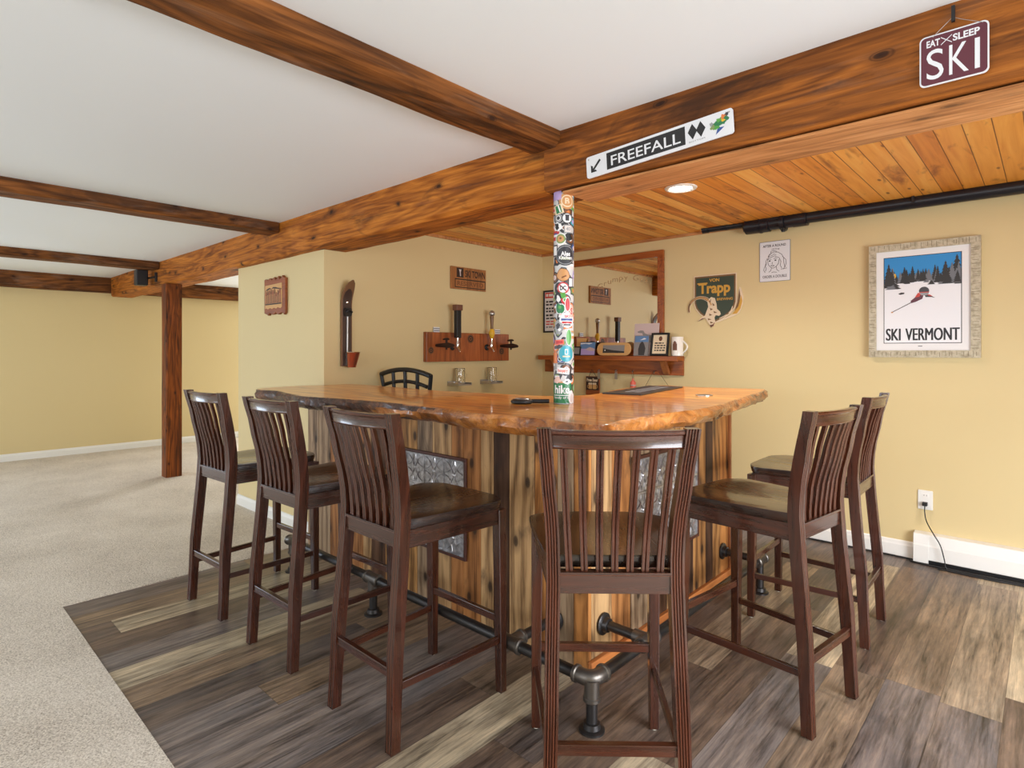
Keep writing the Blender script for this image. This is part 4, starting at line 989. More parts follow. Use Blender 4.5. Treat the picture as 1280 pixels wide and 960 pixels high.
for y, which in ((-1.150, 'left'), (-0.775, 'right')):
    f = thing('drip_shelf', 'small grey metal wall shelf under the %s beer tap' % which, 'shelf', (0.0015, y, 1.02), RX, 'drip shelves')
    m = MB().rect(-0.075, 0.075, -0.004, 0.034, 0, 0.006, 'steel'); m.rect(-0.075, 0.075, 0.0, 0.004, 0.006, 0.135, 'steel')
    for k in range(6): m.rect(-0.073, 0.073, 0.004, 0.010, 0.012+k*0.021, 0.018+k*0.021, 'steel')
    for s_ in (-1, 1): m.rect(s_*0.072-0.002, s_*0.072+0.002, 0.0, 0.022, 0.0, 0.135, 'steel')
    m.build('tray', f)
    g_ = thing('beer_mug', 'clear glass beer mug on the metal shelf under the %s tap' % which, 'mug', (0.075, y, 1.0305), (0, 0, 0), 'glass mugs under the taps')
    MB().lathe([(0, 0), (0.040, 0), (0.043, 0.010), (0.041, 0.06), (0.041, 0.128), (0.0385, 0.130), (0.0375, 0.127), (0.0375, 0.016), (0, 0.014)], 'glass', n=28).build('glass_body', g_, smooth=40)
    p = [(0, 0.040+0.034*sin(pi*t/10), 0.032+0.072*t/10) for t in range(11)]
    MB().tube(p, 0.0045, 'glass', 10).build('handle', g_, smooth=40)

# chair behind the bar
ch = thing('metal_chair', 'dark metal chair with an arched grid back behind the bar', 'chair', (0.33, -1.74, 0))
def ax_(u): return 1.172-0.038*(u/0.28)**2
m = MB().tube([(-0.285, -0.16, ax_(-0.285))]+[(u/20, -0.16, ax_(u/20)) for u in range(-5, 6)]+[(0.285, -0.16, ax_(0.285))], 0.017, 'black', 10)
m.tube([(u/20*0.96, -0.155, ax_(u/20)-0.082) for u in range(-5, 6)], 0.013, 'black', 10)
for u in (-0.14, 0.0, 0.14): m.tube([(u, -0.16, ax_(u)), (u*0.92, -0.15, 0.90), (u*0.9, -0.145, 0.80)], 0.013, 'black', 10)
m.build('back_grid', ch, smooth=40)
for s_ in (-1, 1):
    MB().tube([(s_*0.285, -0.16, ax_(0.285)), (s_*0.255, -0.15, 1.0), (s_*0.23, -0.145, 0.72), (s_*0.235, -0.16, 0.4), (s_*0.25, -0.19, 0.004)], 0.014, 'black', 10).build('rear_leg', ch, smooth=40)
    MB().tube([(s_*0.21, 0.17, 0.72), (s_*0.225, 0.20, 0.4), (s_*0.245, 0.23, 0.004)], 0.014, 'black', 10).build('front_leg', ch, smooth=40)
MB().rrect(-0.23, 0.23, -0.15, 0.20, 0.05, 0.72, 0.765, 'matte_black').build('seat', ch, bevel=0.008)
m = MB()
for a, b in (((-0.233, -0.165, 0.3), (-0.233, 0.205, 0.3)), ((0.233, -0.165, 0.3), (0.233, 0.205, 0.3)), ((-0.235, 0.21, 0.25), (0.235, 0.21, 0.25)), ((-0.235, -0.165, 0.35), (0.235, -0.165, 0.35))): m.tube([a, b], 0.009, 'black', 8)
m.build('stretcher', ch, smooth=40)

# ------------------------------------------------------------------ yellow wall: notice, mirror, shelf and what stands on it
nt_ = thing('bar_notice', 'black framed notice with a red heading behind the sticker column', 'notice', (0.022, -0.0015, 1.482), RY)
W, H = 0.30, 0.408
m = MB()
for a in ((0, W, 0, 0.016), (0, W, H-0.016, H), (0, 0.016, 0.016, H-0.016), (W-0.016, W, 0.016, H-0.016)): m.rect(*a, 0, 0.014, 'matte_black')
m.build('notice_frame', nt_, bevel=0.002)
m = MB(); m.rect(0.016, W-0.016, 0.016, H-0.016, 0, 0.006, 'paper'); m.rect(0.02, W-0.02, H-0.075, H-0.020, 0.006, 0.0066, 'red')
rr = random.Random(8)
for (v, h, c) in ((H-0.060, 0.026, 'paper'), (0.290, 0.016, 'ink'), (0.262, 0.016, 'ink'), (0.225, 0.016, 'ink'), (0.197, 0.016, 'ink'), (0.158, 0.018, 'ink'), (0.130, 0.014, 'ink'), (0.100, 0.012, 'red'), (0.075, 0.012, 'red'), (0.046, 0.014, 'grey_ink')):
    u = 0.032
    while u < W-0.06:
        w_ = rr.uniform(0.02, 0.05); m.rect(u, min(W-0.03, u+w_), v, v+h, 0.0066, 0.0070, c); u += w_+0.010
m.build('notice_sheet', nt_)

mi = thing('wall_mirror', 'large mirror in a red brown wooden frame above the shelf with frosted lettering', 'mirror', (0.219, -0.0015, 1.2635), RY)
W, H, t = 1.096, 0.876, 0.056
for a, mt in (((0, W, H-t, H), 'shelf'), ((0, W, 0, t), 'shelf'), ((0, t, t, H-t), 'shelf_z'), ((W-t, W, t, H-t), 'shelf_z')):
    MB().rect(*a, 0, 0.024, mt).build('frame_rail', mi, bevel=0.004)
MB().rect(t-0.004, W-t+0.004, t-0.004, H-t+0.004, 0, 0.008, 'mirror').build('mirror_glass', mi)
wd = dict(G=0.066, r=0.040, u=0.048, m=0.070, p=0.050, y=0.048, o=0.048, a=0.046, t=0.034)
s_ = 'Grumpy Goat'; tot = sum(wd.get(c, 0.04) for c in s_); x_ = 0.435; m = MB()
for c in s_+' ':
    w_ = wd.get(c, 0.04)
    if c == ' ': m.build('lettering', mi); m = MB()
    else:
        f = (x_+w_/2-0.435)/tot-0.5; v = 0.655-0.16*f*f*1.8
        m.text(c, x_+0.004, x_+w_-0.008, v+(-0.012 if c in 'py' else 0), v+(0.046 if c in 'Gt' else 0.032), 0.0086, 'frost')
    x_ += w_

sh = thing('wall_shelf', 'red brown wooden shelf with backboard and pegs under the mirror', 'shelf', (0.05, -0.0015, 1.222), RY)
MB().rect(0, 1.440, 0, 0.040, 0, 0.125, 'shelf').build('shelf_board', sh, bevel=0.003)
MB().rect(0, 1.438, -0.118, 0, 0, 0.020, 'shelf').build('back_board', sh, bevel=0.002)
for u in (0.17, 1.30):
    m = MB(); p = [(0.112, 0.0), (0.080, 0.0), (0.020, -0.085), (0.020, -0.112), (0.032, -0.112), (0.050, -0.098)]
    n_ = len(p); m.add([(u-0.026, b, a) for a, b in p]+[(u+0.026, b, a) for a, b in p], [tuple(range(n_)), tuple(range(n_, 2*n_))[::-1]]+[(i, (i+1) % n_, n_+(i+1) % n_, n_+i) for i in range(n_)], 'shelf_light'); m.build('shelf_bracket', sh, bevel=0.003)
for u in (0.30, 0.635, 0.815, 0.985, 1.19):
    MB().tube([(u, -0.085, 0.020), (u, -0.088, 0.038), (u, -0.098, 0.046), (u, -0.104, 0.040)], 0.0035, 'steel', 8).build('hook', sh, smooth=40)
ZS = 1.2625
def leaning(name, label, cat, u0, u1, h, yb, tilt, t=0.012, rz=0.0):
    return thing(name, label, cat, (u0, yb, ZS+0.0006), (R(90-tilt), 0, rz)), u1-u0, h, t
# art print leaning on the mirror
f, W, H, t = leaning('art_print', 'tall pale print of an animal leaning on the mirror behind the other pictures', 'picture', 1.055, 1.285, 0.272, -0.060, 6)
m = MB().rect(0, W, 0, H, 0, 0.004, 'lilac'); m.build('sheet', f)
m = MB().prism([(0.030, 0.205), (0.060, 0.215), (0.085, 0.212), (0.100, 0.190), (0.130, 0.178), (0.175, 0.172), (0.200, 0.150), (0.205, 0.120), (0.195, 0.120), (0.185, 0.145), (0.170, 0.140), (0.160, 0.110), (0.148, 0.110), (0.150, 0.145), (0.115, 0.150), (0.095, 0.120), (0.085, 0.122), (0.090, 0.160), (0.075, 0.190), (0.050, 0.192), (0.032, 0.196)], 0.004, 0.0045, 'photo_grey'); m.build('drawing', f)
f, W, H, t = leaning('photo_print', 'small tan card on the shelf just right of the sticker column', 'card', 0.440, 0.545, 0.158, -0.040, 6)
MB().rect(0, W, 0, H, 0, 0.003, 'tan').build('sheet', f)
f, W, H, t = leaning('framed_photo', 'little dark framed photo beside the sticker column', 'picture', 0.425, 0.535, 0.082, -0.100, 10)
m = MB().rect(0, W, 0, H, 0, 0.010, 'matte_black'); m.build('photo_border', f, bevel=0.002); m = MB().rect(0.014, W-0.014, 0.012, H-0.012, 0.010, 0.0105, 'photo_grey'); m.build('photo', f)
f, W, H, t = leaning('landscape_photo', 'blue and pink landscape photograph standing on the shelf', 'picture', 0.520, 0.688, 0.122, -0.095, 9)
m = MB().rect(0, W, 0, H, 0, 0.008, 'photo_dark'); m.rect(0.004, W-0.004, 0.060, H-0.004, 0.008, 0.0084, 'photo_blue'); m.rect(0.004, W-0.004, 0.004, 0.060, 0.008, 0.0084, 'st_lilac')
m.prism([(0.060, 0.050), (0.085, 0.066), (0.110, 0.074), (0.150, 0.064), (W-0.004, 0.054), (W-0.004, 0.040), (0.110, 0.040)], 0.0084, 0.0088, 'photo_pink'); m.prism([(0.004, 0.10), (0.06, 0.106), (0.10, 0.100), (0.13, 0.108), (0.13, 0.112), (0.004, 0.112)], 0.0084, 0.0088, 'white'); m.build('photo', f)
f, W, H, t = leaning('oval_plaque', 'long pale wooden plaque with rounded ends and a dark landscape scene', 'plaque', 0.715, 1.055, 0.112, -0.100, 7)
m = MB().rrect(0, W, 0, H, 0.050, 0, 0.012, 'tan', 10); m.build('board', f, bevel=0.003)
m = MB().rect(0.062, W-0.060, 0.022, 0.090, 0.012, 0.0126, 'photo_grey'); m.prism([(0.062, 0.022), (W-0.060, 0.022), (W-0.060, 0.036), (0.23, 0.040), (0.16, 0.046), (0.11, 0.054), (0.08, 0.060), (0.062, 0.064)], 0.0126, 0.0130, 'tree'); m.disc(0.085, 0.045, 0.006, 0.0130, 0.0134, 'white'); m.build('picture_inset', f)
f, W, H, t = leaning('portrait_photo', 'upright photograph of a dark figure under blue sky on the shelf', 'picture', 1.078, 1.212, 0.170, -0.092, 9)
m = MB().rect(0, W, 0, H, 0, 0.006, 'photo_grey'); m.rect(0.004, W-0.004, 0.115, H-0.004, 0.006, 0.0064, 'photo_blue'); m.prism([(0.045, 0.004), (0.100, 0.004), (0.108, 0.060), (0.092, 0.100), (0.080, 0.118), (0.066, 0.118), (0.052, 0.098), (0.040, 0.055)], 0.0064, 0.0068, 'photo_dark')
m.prism([(0.050, 0.130), (0.090, 0.150), (0.110, 0.142), (0.1, 0.138)], 0.0064, 0.0068, 'white'); m.build('photo', f)
f, W, H, t = leaning('framed_verse', 'black framed cream card with printed lines beside the white mug', 'picture', 1.235, 1.395, 0.190, -0.095, 11, R(-8))
m = MB()
for a in ((0, W, 0, 0.016), (0, W, H-0.016, H), (0, 0.016, 0.016, H-0.016), (W-0.016, W, 0.016, H-0.016)): m.rect(*a, 0, 0.016, 'matte_black')
m.build('card_frame', f, bevel=0.003)
m = MB().rect(0.016, W-0.016, 0.016, H-0.016, 0, 0.006, 'cream'); m.disc(0.082, 0.142, 0.016, 0.006, 0.0066, 'brown_photo', ry=0.020); rr = random.Random(2)
for v in (0.100, 0.080, 0.060, 0.040):
    u = 0.034
    while u < W-0.045: w_ = rr.uniform(0.012, 0.028); m.rect(u, min(W-0.03, u+w_), v, v+0.010, 0.006, 0.0066, 'ink'); u += w_+0.006
m.build('card', f)
mg = thing('coffee_mug', 'white coffee mug with a brown figure on the right end of the shelf', 'mug', (1.462, -0.068, ZS+0.0005))
MB().lathe([(0, 0), (0.042, 0), (0.046, 0.004), (0.047, 0.150), (0.0455, 0.153), (0.043, 0.150), (0.042, 0.008), (0, 0.008)], 'ceramic', n=32).build('mug_body', mg, smooth=40)
MB().tube([(0.044+0.040*sin(pi*k/12), 0.0, 0.022+0.100*k/12) for k in range(13)], 0.0065, 'ceramic', 12).build('handle', mg, smooth=40)
A1 = math.atan2(CAM[1]+0.068, CAM[0]-1.462)
m = MB(); m.fn = lambda u, v, w: ((0.0468+w)*cos(A1-0.45+u/0.047), (0.0468+w)*sin(A1-0.45+u/0.047), v)
for i in range(8):
    u0 = -0.018+0.036*i/8; u1 = u0+0.0045; h = 0.075*math.sqrt(max(0.05, 1-((u0+0.002)/0.022)**2))
    m.add([(u0, 0.045, 0.0006), (u1, 0.045, 0.0006), (u1, 0.045+h, 0.0006), (u0, 0.045+h, 0.0006)], [(0, 1, 2, 3)], 'brown_photo')
m.flat = True; m.build('mug_print', mg)

hs = thing('hanging_sign', 'small dark sign with two tan beer mugs hanging from the shelf', 'sign', (0.545, -0.0235, 0.905), RY)
W, H = 0.145, 0.170
m = MB().rect(0, W, 0, H, 0, 0.012, 'carved'); m.rect(0.004, W-0.004, 0.045, H-0.004, 0.012, 0.0126, 'dark_ink'); m.build('board', hs, bevel=0.002)
m = MB()
for c, s_ in ((0.050, -1), (0.095, 1)):
    m.rrect(c-0.019, c+0.019, 0.055, 0.100, 0.005, 0.0126, 0.0130, 'tan')
    for k in (-1, 0, 1): m.disc(c+k*0.012, 0.103, 0.009, 0.0126, 0.0132, 'cream')
    for k in range(9):
        a = pi*(k/8-0.5); m.disc(c+s_*(0.018+0.013*cos(a)), 0.077+0.014*sin(a), 0.003, 0.0126, 0.0131, 'tan', 8)
m.text('Free Beer', 0.012, W-0.012, 0.122, 0.152, 0.0130, 'cream', 0.03); m.build('artwork', hs)
m = MB().tube([(0.03, H-0.006, 0.008), (0.072, H+0.062, 0.022), (0.115, H-0.006, 0.008)], 0.0022, 'matte_black', 8); m.build('cord', hs)
for x, lab in ((0.694, 'small bottle opener hanging from the shelf peg, nearer the beer sign'), (0.875, 'small bottle opener hanging from the shelf peg, nearer the little bottle')):
    f = thing('bottle_opener', lab, 'bottle opener', (x, -0.046, 1.055), RY, 'openers on the shelf pegs')
    m = MB().rrect(-0.013, 0.013, 0, 0.058, 0.006, 0, 0.004, 'steel'); m.build('blade', f); MB().tube([(0.008*cos(2*pi*k/12), 0.064+0.012*sin(2*pi*k/12), 0.002) for k in range(13)], 0.002, 'steel', 6).build('ring', f)
f = thing('hanging_bottle', 'tiny red bottle ornament hanging below the shelf', 'ornament', (1.045, -0.05, 0.985))
MB().lathe([(0, 0), (0.022, 0), (0.024, 0.006), (0.024, 0.05), (0.014, 0.064), (0.008, 0.070), (0.008, 0.085), (0, 0.086)], 'st_salmon', n=20).build('bottle', f, smooth=40)
MB().tube([(0.0245*cos(a), 0.0245*sin(a), 0.028) for a in [2*pi*k/20 for k in range(21)]], 0.004, 'paper', 6).build('bottle_label', f)
MB().tube([(-0.004, 0, 0.085), (-0.012, 0, 0.12), (-0.005, 0.0, 0.148), (0.006, 0, 0.12), (0.004, 0, 0.085)], 0.0015, 'rust', 6).build('wire', f)
f = thing('wire_hung_slate', 'dark slate hanging on a triangle of wire below the shelf, mostly behind the bar top', 'sign', (1.08, -0.0235, 0.70), RY)
MB().rect(0, 0.38, 0, 0.24, 0, 0.012, 'rubber').build('slate', f, bevel=0.003)
m = MB().tube([(0.03, 0.235, 0.008), (0.158, 0.436, 0.024), (0.20, 0.436, 0.024), (0.35, 0.235, 0.008)], 0.0018, 'rust', 6); m.build('wire', f)

# brewery shield
vt = thing('brewery_shield', 'green shield shaped brewery sign with gold lettering and a long horned ibex', 'sign', (1.58, -0.0015, 1.488), RY)
W, H = 0.326, 0.40
def shield(k, dz):
    c = (W/2, 0.23); p = [(0, 0.40), (W, 0.40), (W, 0.19), (W*0.96, 0.145), (W*0.86, 0.105), (W*0.70, 0.070), (W*0.5, 0.040), (W*0.30, 0.070), (W*0.14, 0.110), (W*0.04, 0.150), (0, 0.19)]
    return [(c[0]+(u-c[0])*k, c[1]+(v-c[1])*k) for u, v in p]
m = MB(); m.prism(shield(1.045, 0), 0, 0.006, 'cream'); m.prism(shield(1.0, 0), 0.006, 0.0066, 'bronze'); m.prism(shield(0.93, 0), 0.0066, 0.0070, 'green_sign')
m.text('VON', 0.120, 0.200, 0.352, 0.378, 0.0074, 'gold', 0.03); m.text('Trapp', 0.032, 0.285, 0.238, 0.348, 0.0074, 'gold', 0.035); m.rect(0.022, 0.105, 0.340, 0.350, 0.0070, 0.0075, 'gold')
m.text('BREWING', 0.180, 0.305, 0.205, 0.224, 0.0074, 'gold', 0.02)
m.prism([(0.30, 0.155), (0.29, 0.125), (0.27, 0.105), (0.278, 0.103), (0.297, 0.122), (0.306, 0.155)], 0.0070, 0.0075, 'cream'); m.prism([(0.26, 0.095), (0.20, 0.068), (0.202, 0.063), (0.262, 0.089)], 0.0070, 0.0075, 'cream')
m.build('shield', vt)
# hop leaves at the right, ibex in front
m = MB(); m.prism([(0.322, 0.10), (0.352, 0.30), (0.366, 0.29), (0.384, 0.22), (0.380, 0.17), (0.352, 0.10), (0.31, 0.080), (0.18, 0.035), (0.18, 0.046)], 0.0, 0.005, 'cream')
m.prism([(0.318, 0.115), (0.338, 0.18), (0.353, 0.285), (0.362, 0.23), (0.352, 0.16)], 0.005, 0.0056, 'bronze'); m.prism([(0.30, 0.095), (0.346, 0.15), (0.368, 0.235), (0.376, 0.19), (0.362, 0.135), (0.335, 0.098)], 0.005, 0.0060, 'gold'); m.build('hop_leaf', vt)
m = MB()
def arcband(c, r0, r1, a0, a1, w0, w1, mt, taper=0.0, n=20):
    o_, i_ = [], []
    for k in range(n+1):
        t = k/n; a = R(a0+(a1-a0)*t); h = (r1-r0)/2*(1-taper*t); rm = (r0+r1)/2
        o_.append((c[0]+(rm+h)*cos(a), c[1]+(rm+h)*sin(a)*0.9)); i_.append((c[0]+(rm-h)*cos(a), c[1]+(rm-h)*sin(a)*0.9))
    m.prism(o_+i_[::-1], w0, w1, mt)
arcband((0.045, 0.150), 0.078, 0.112, 10, 200, 0.0, 0.0085, 'cream', 0.55); arcband((0.045, 0.150), 0.082, 0.108, 12, 198, 0.0085, 0.0092, 'bronze', 0.55); arcband((0.045, 0.150), 0.088, 0.101, 14, 150, 0.0092, 0.0096, 'tan', 0.6)
m.build('horn', vt)
m = MB(); head = [(0.105, 0.205), (0.135, 0.235), (0.165, 0.225), (0.178, 0.180), (0.182, 0.140), (0.205, 0.120), (0.212, 0.098), (0.198, 0.086), (0.172, 0.092), (0.162, 0.075), (0.168, 0.040), (0.155, 0.010), (0.135, -0.002), (0.125, 0.018), (0.108, 0.040), (0.090, 0.075), (0.050, 0.058), (0.026, 0.048), (0.052, 0.076), (0.085, 0.092), (0.100, 0.130), (0.112, 0.160)]
m.prism(head, 0.0, 0.0095, 'cream')
for p in ([(0.120, 0.20), (0.135, 0.222), (0.130, 0.19)], [(0.145, 0.19), (0.165, 0.17), (0.150, 0.165)], [(0.125, 0.15), (0.150, 0.140), (0.132, 0.130)], [(0.155, 0.125), (0.185, 0.112), (0.16, 0.108)], [(0.120, 0.108), (0.145, 0.095), (0.122, 0.088)], [(0.110, 0.070), (0.140, 0.060), (0.112, 0.055)], [(0.128, 0.045), (0.155, 0.035), (0.130, 0.028)]): m.prism(p, 0.0095, 0.0100, 'bronze')
m.prism([(0.030, 0.050), (0.060, 0.070), (0.088, 0.074), (0.060, 0.060)], 0.0095, 0.0100, 'brown_photo'); m.prism([(0.125, 0.018), (0.135, -0.002), (0.155, 0.010), (0.165, 0.040), (0.150, 0.022)], 0.0095, 0.0101, 'brown_photo')
m.build('ibex_head', vt)

# line drawing sign
fs_ = thing('face_sign', 'white rectangular sign with a black line drawing of a long haired face', 'sign', (2.082, -0.0015, 1.807), RY)
W, H = 0.214, 0.292
m = MB(); m.rrect(0, W, 0, H, 0.006, 0, 0.004, 'grey_ink'); m.rrect(0.003, W-0.003, 0.003, H-0.003, 0.005, 0.004, 0.0044, 'sign_white'); m.build('sign_panel', fs_)
m = MB(); m.text('AFTER A ROUND', 0.024, W-0.030, 0.250, 0.268, 0.0050, 'ink', 0.02); m.text('skiing', 0.085, 0.140, 0.226, 0.240, 0.0050, 'ink'); m.text('ORDER A DOUBLE', 0.022, W-0.024, 0.026, 0.046, 0.0050, 'grey_ink', 0.03)
def stroke(pts_, r=0.0016):
    m.tube([(u, v, 0.0046) for u, v in pts_], r, 'ink', 5)
stroke([(0.070, 0.190), (0.058, 0.160), (0.062, 0.125), (0.080, 0.102), (0.095, 0.096), (0.115, 0.104), (0.132, 0.125), (0.138, 0.158)])
for s_, c in ((0.072, 0.150), (0.112, 0.152)): m.disc(s_, c, 0.0065, 0.0044, 0.0052, 'ink', 14, 0.005); stroke([(s_-0.012, c+0.012), (s_, c+0.016), (s_+0.012, c+0.011)])
stroke([(0.092, 0.140), (0.088, 0.128), (0.094, 0.126)]); stroke([(0.078, 0.116), (0.090, 0.119), (0.106, 0.115)], 0.0013); stroke([(0.080, 0.113), (0.092, 0.109), (0.104, 0.113)])
stroke([(0.060, 0.180), (0.072, 0.200), (0.100, 0.212), (0.130, 0.208), (0.156, 0.190), (0.168, 0.165), (0.170, 0.130), (0.176, 0.100), (0.168, 0.082)])
stroke([(0.062, 0.182), (0.085, 0.176), (0.105, 0.184), (0.120, 0.176), (0.138, 0.168), (0.150, 0.140), (0.146, 0.112), (0.156, 0.092)])
stroke([(0.056, 0.172), (0.046, 0.150), (0.048, 0.125), (0.034, 0.105), (0.030, 0.085), (0.040, 0.068)]); stroke([(0.050, 0.140), (0.040, 0.120), (0.048, 0.095), (0.042, 0.078)])
stroke([(0.160, 0.175), (0.184, 0.150), (0.186, 0.122), (0.178, 0.100), (0.190, 0.088), (0.150, 0.084)]); stroke([(0.085, 0.098), (0.080, 0.080), (0.066, 0.068)]); stroke([(0.118, 0.104), (0.122, 0.082), (0.138, 0.070)])
stroke([(0.070, 0.196), (0.090, 0.188), (0.100, 0.198), (0.118, 0.190)]); stroke([(0.085, 0.064), (0.100, 0.068), (0.122, 0.064)]); stroke([(0.080, 0.205), (0.082, 0.220), (0.100, 0.222), (0.118, 0.216), (0.122, 0.212)])
m.build('line_drawing', fs_)

# framed ski poster
ps = thing('framed_poster', 'pale framed poster of a skier in deep snow reading SKI VERMONT', 'picture', (2.788, -0.0015, 1.262), RY)
W, H = 0.566, 0.716
for a in ((0, W, 0, 0.044), (0, W, H-0.044, H), (0, 0.040, 0.044, H-0.044), (W-0.046, W, 0.044, H-0.044)):
    m = MB().rect(*a, 0, 0.042, 'frame'); rr = random.Random(int(a[0]*1000+a[2]*999)); hz = (a[1]-a[0]) > (a[3]-a[2])
    k = 0.012
    while k < (a[1]-a[0] if hz else a[3]-a[2])-0.012:
        if hz: m.rect(a[0]+k, a[0]+k+0.0018, a[2]+rr.uniform(0, .02), a[3]-rr.uniform(0, .012), 0.042, 0.0424, 'frame_line')
        else: m.rect(a[0]+rr.uniform(0, .012), a[1]-rr.uniform(0, .012), a[2]+k, a[2]+k+0.0018, 0.042, 0.0424, 'frame_line')
        k += rr.uniform(0.010, 0.034)
    m.build('frame_rail', ps)
m = MB().rect(0.038, W-0.044, 0.042, H-0.042, 0, 0.030, 'white'); m.build('mat_board', ps)
m = MB(); z0 = 0.030; u0, u1, v0, v1 = 0.080, 0.478, 0.088, 0.634
m.rect(u0, u1, v0, v1, z0, z0+0.0004, 'ink'); m.rect(u0+0.004, u1-0.004, v0+0.004, v1-0.004, z0, z0+0.0008, 'snow'); m.rect(u0+0.004, u1-0.004, 0.46, v1-0.004, z0, z0+0.0012, 'sky')
m.prism([(u0+0.004, 0.40), (u1-0.004, 0.40), (u1-0.004, 0.472), (0.40, 0.474), (0.34, 0.480), (0.31, 0.490), (0.26, 0.494), (0.22, 0.494), (0.18, 0.488), (0.13, 0.468), (u0+0.004, 0.466)], z0, z0+0.0016, 'snow')
def spruce(c, b, h, w_, mt, k, sd):
    rr = random.Random(sd); p = []; q = []; n_ = 7
    for i in range(n_+1):
        t = i/n_; hw = w_*(1-t)
        p += [(c+hw*(0.55+0.2*rr.random()), b+h*t), (c+hw*(1.0+0.15*rr.random()), b+h*(t+0.02) if t < 1 else b+h)] if i < n_ else [(c, b+h)]
        q += [(c-hw*(0.55+0.2*rr.random()), b+h*t), (c-hw*(1.0+0.15*rr.random()), b+h*(t+0.02))] if i < n_ else []
    m.prism([(max(u0+0.004, min(u1-0.004, a)), min(v1-0.006, b_)) for a, b_ in p+q[::-1]], z0, z0+k, mt)
for i, (c, b, h, w_, mt) in enumerate([(0.108, 0.44, 0.155, 0.038, 'tree'), (0.135, 0.43, 0.115, 0.036, 'tree'), (0.192, 0.48, 0.088, 0.022, 'tree'), (0.234, 0.478, 0.092, 0.022, 'tree'), (0.270, 0.478, 0.050, 0.016, 'tree2'), (0.302, 0.478, 0.072, 0.018, 'tree'), (0.335, 0.462, 0.060, 0.016, 'tree2'), (0.358, 0.458, 0.075, 0.018, 'tree'), (0.400, 0.452, 0.135, 0.036, 'tree'), (0.455, 0.448, 0.172, 0.050, 'tree'), (0.425, 0.446, 0.085, 0.040, 'tree2'), (0.385, 0.446, 0.060, 0.024, 'tree2'), (0.215, 0.472, 0.045, 0.020, 'tree2'), (0.470, 0.445, 0.10, 0.03, 'tree2'), (0.12, 0.43, 0.06, 0.03, 'tree2'), (0.33, 0.448, 0.028, 0.02, 'tree')]):
    spruce(c, b, h, w_, mt, 0.0018+0.0001*i, i)
rt = random.Random(3)
for i in range(46):
    c = rt.uniform(u0+0.01, u1-0.01); e_ = abs(c-0.27)/0.2
    spruce(c, 0.452+0.026*(1-e_)+rt.uniform(-0.012, 0.008), rt.uniform(0.04, 0.075)+0.06*e_*rt.random(), rt.uniform(0.010, 0.018)+0.012*e_, rt.choice(['tree', 'tree', 'tree2']), 0.0034+0.00002*i, i+60)
m.disc(0.141, 0.515, 0.007, z0, z0+0.0036, 'yellow', ry=0.014)
m.prism([(0.158, 0.400), (0.175, 0.408), (0.192, 0.406), (0.190, 0.398), (0.170, 0.394)], z0, z0+0.0022, 'tree')
m.prism([(0.262, 0.400), (0.292, 0.390), (0.284, 0.362), (0.250, 0.345), (0.226, 0.338), (0.224, 0.352), (0.246, 0.372)], z0, z0+0.0024, 'maroon'); m.prism([(0.246, 0.372), (0.262, 0.400), (0.280, 0.396), (0.268, 0.375)], z0, z0+0.0026, 'red')
m.prism([(0.296, 0.384), (0.320, 0.385), (0.348, 0.365), (0.330, 0.370), (0.300, 0.372)], z0, z0+0.0024, 'photo_dark'); m.prism([(0.305, 0.388), (0.322, 0.386), (0.336, 0.374), (0.318, 0.378)], z0, z0+0.0026, 'red')
m.prism([(0.226, 0.344), (0.228, 0.340), (0.126, 0.284), (0.124, 0.287)], z0, z0+0.0022, 'photo_dark'); m.disc(0.126, 0.285, 0.006, z0, z0+0.0024, 'st_tan', ry=0.004)
m.disc(0.293, 0.410, 0.026, z0, z0+0.0028, 'photo_dark'); m.prism([(0.268, 0.400), (0.318, 0.400), (0.314, 0.388), (0.302, 0.382), (0.280, 0.384)], z0, z0+0.0030, 'st_grey'); m.rect(0.268, 0.318, 0.399, 0.404, z0, z0+0.0032, 'red')
for du in (-0.0022, 0.0, 0.0022): m.text('SKI', 0.094+du, 0.170+du, 0.106, 0.182, z0+0.0014+du*0.01, 'ink', 0.0); m.text('VERMONT', 0.198+du, 0.466+du, 0.106, 0.182, z0+0.0014+du*0.01, 'ink', 0.0)
m.rect(0.262, 0.284, 0.068, 0.073, z0, z0+0.0004, 'grey_ink')
m.build('print', ps)

# outlet, cord, heater and cables
ou = thing('wall_outlet', 'white electrical outlet on the yellow wall above the baseboard heater', 'outlet', (3.046, -0.0015, 0.322), RY)
W, H = 0.076, 0.118
MB().rrect(0, W, 0, H, 0.005, 0, 0.006, 'white_metal').build('cover_plate', ou, bevel=0.0015)
for v in (0.036, 0.082):
    m = MB().rrect(W/2-0.017, W/2+0.017, v-0.017, v+0.017, 0.010, 0.006, 0.008, 'trim')
    for u in (-0.0065, 0.0065): m.rect(W/2+u-0.001, W/2+u+0.001, v+0.001, v+0.010, 0.008, 0.0083, 'ink')
    m.build('socket', ou)
pc = thing('power_cord', 'thin black cord plugged into the wall outlet, dropping over the heater', 'cord', (3.084, -0.0085, 0.358))
MB().box(-0.013, 0.013, -0.030, -0.002, -0.010, 0.012, 'matte_black').build('plug', pc, bevel=0.003)
def smooth_path(p, k=8):
    P = [Vector(q) for q in p]; out = []
    for i in range(len(P)-1):
        a, b, c, d = P[max(0, i-1)], P[i], P[i+1], P[min(len(P)-1, i+2)]
        for j in range(k):
            t = j/k; out.append(0.5*((2*b)+(-a+c)*t+(2*a-5*b+4*c-d)*t*t+(-a+3*b-3*c+d)*t*t*t))
    return out+[P[-1]]
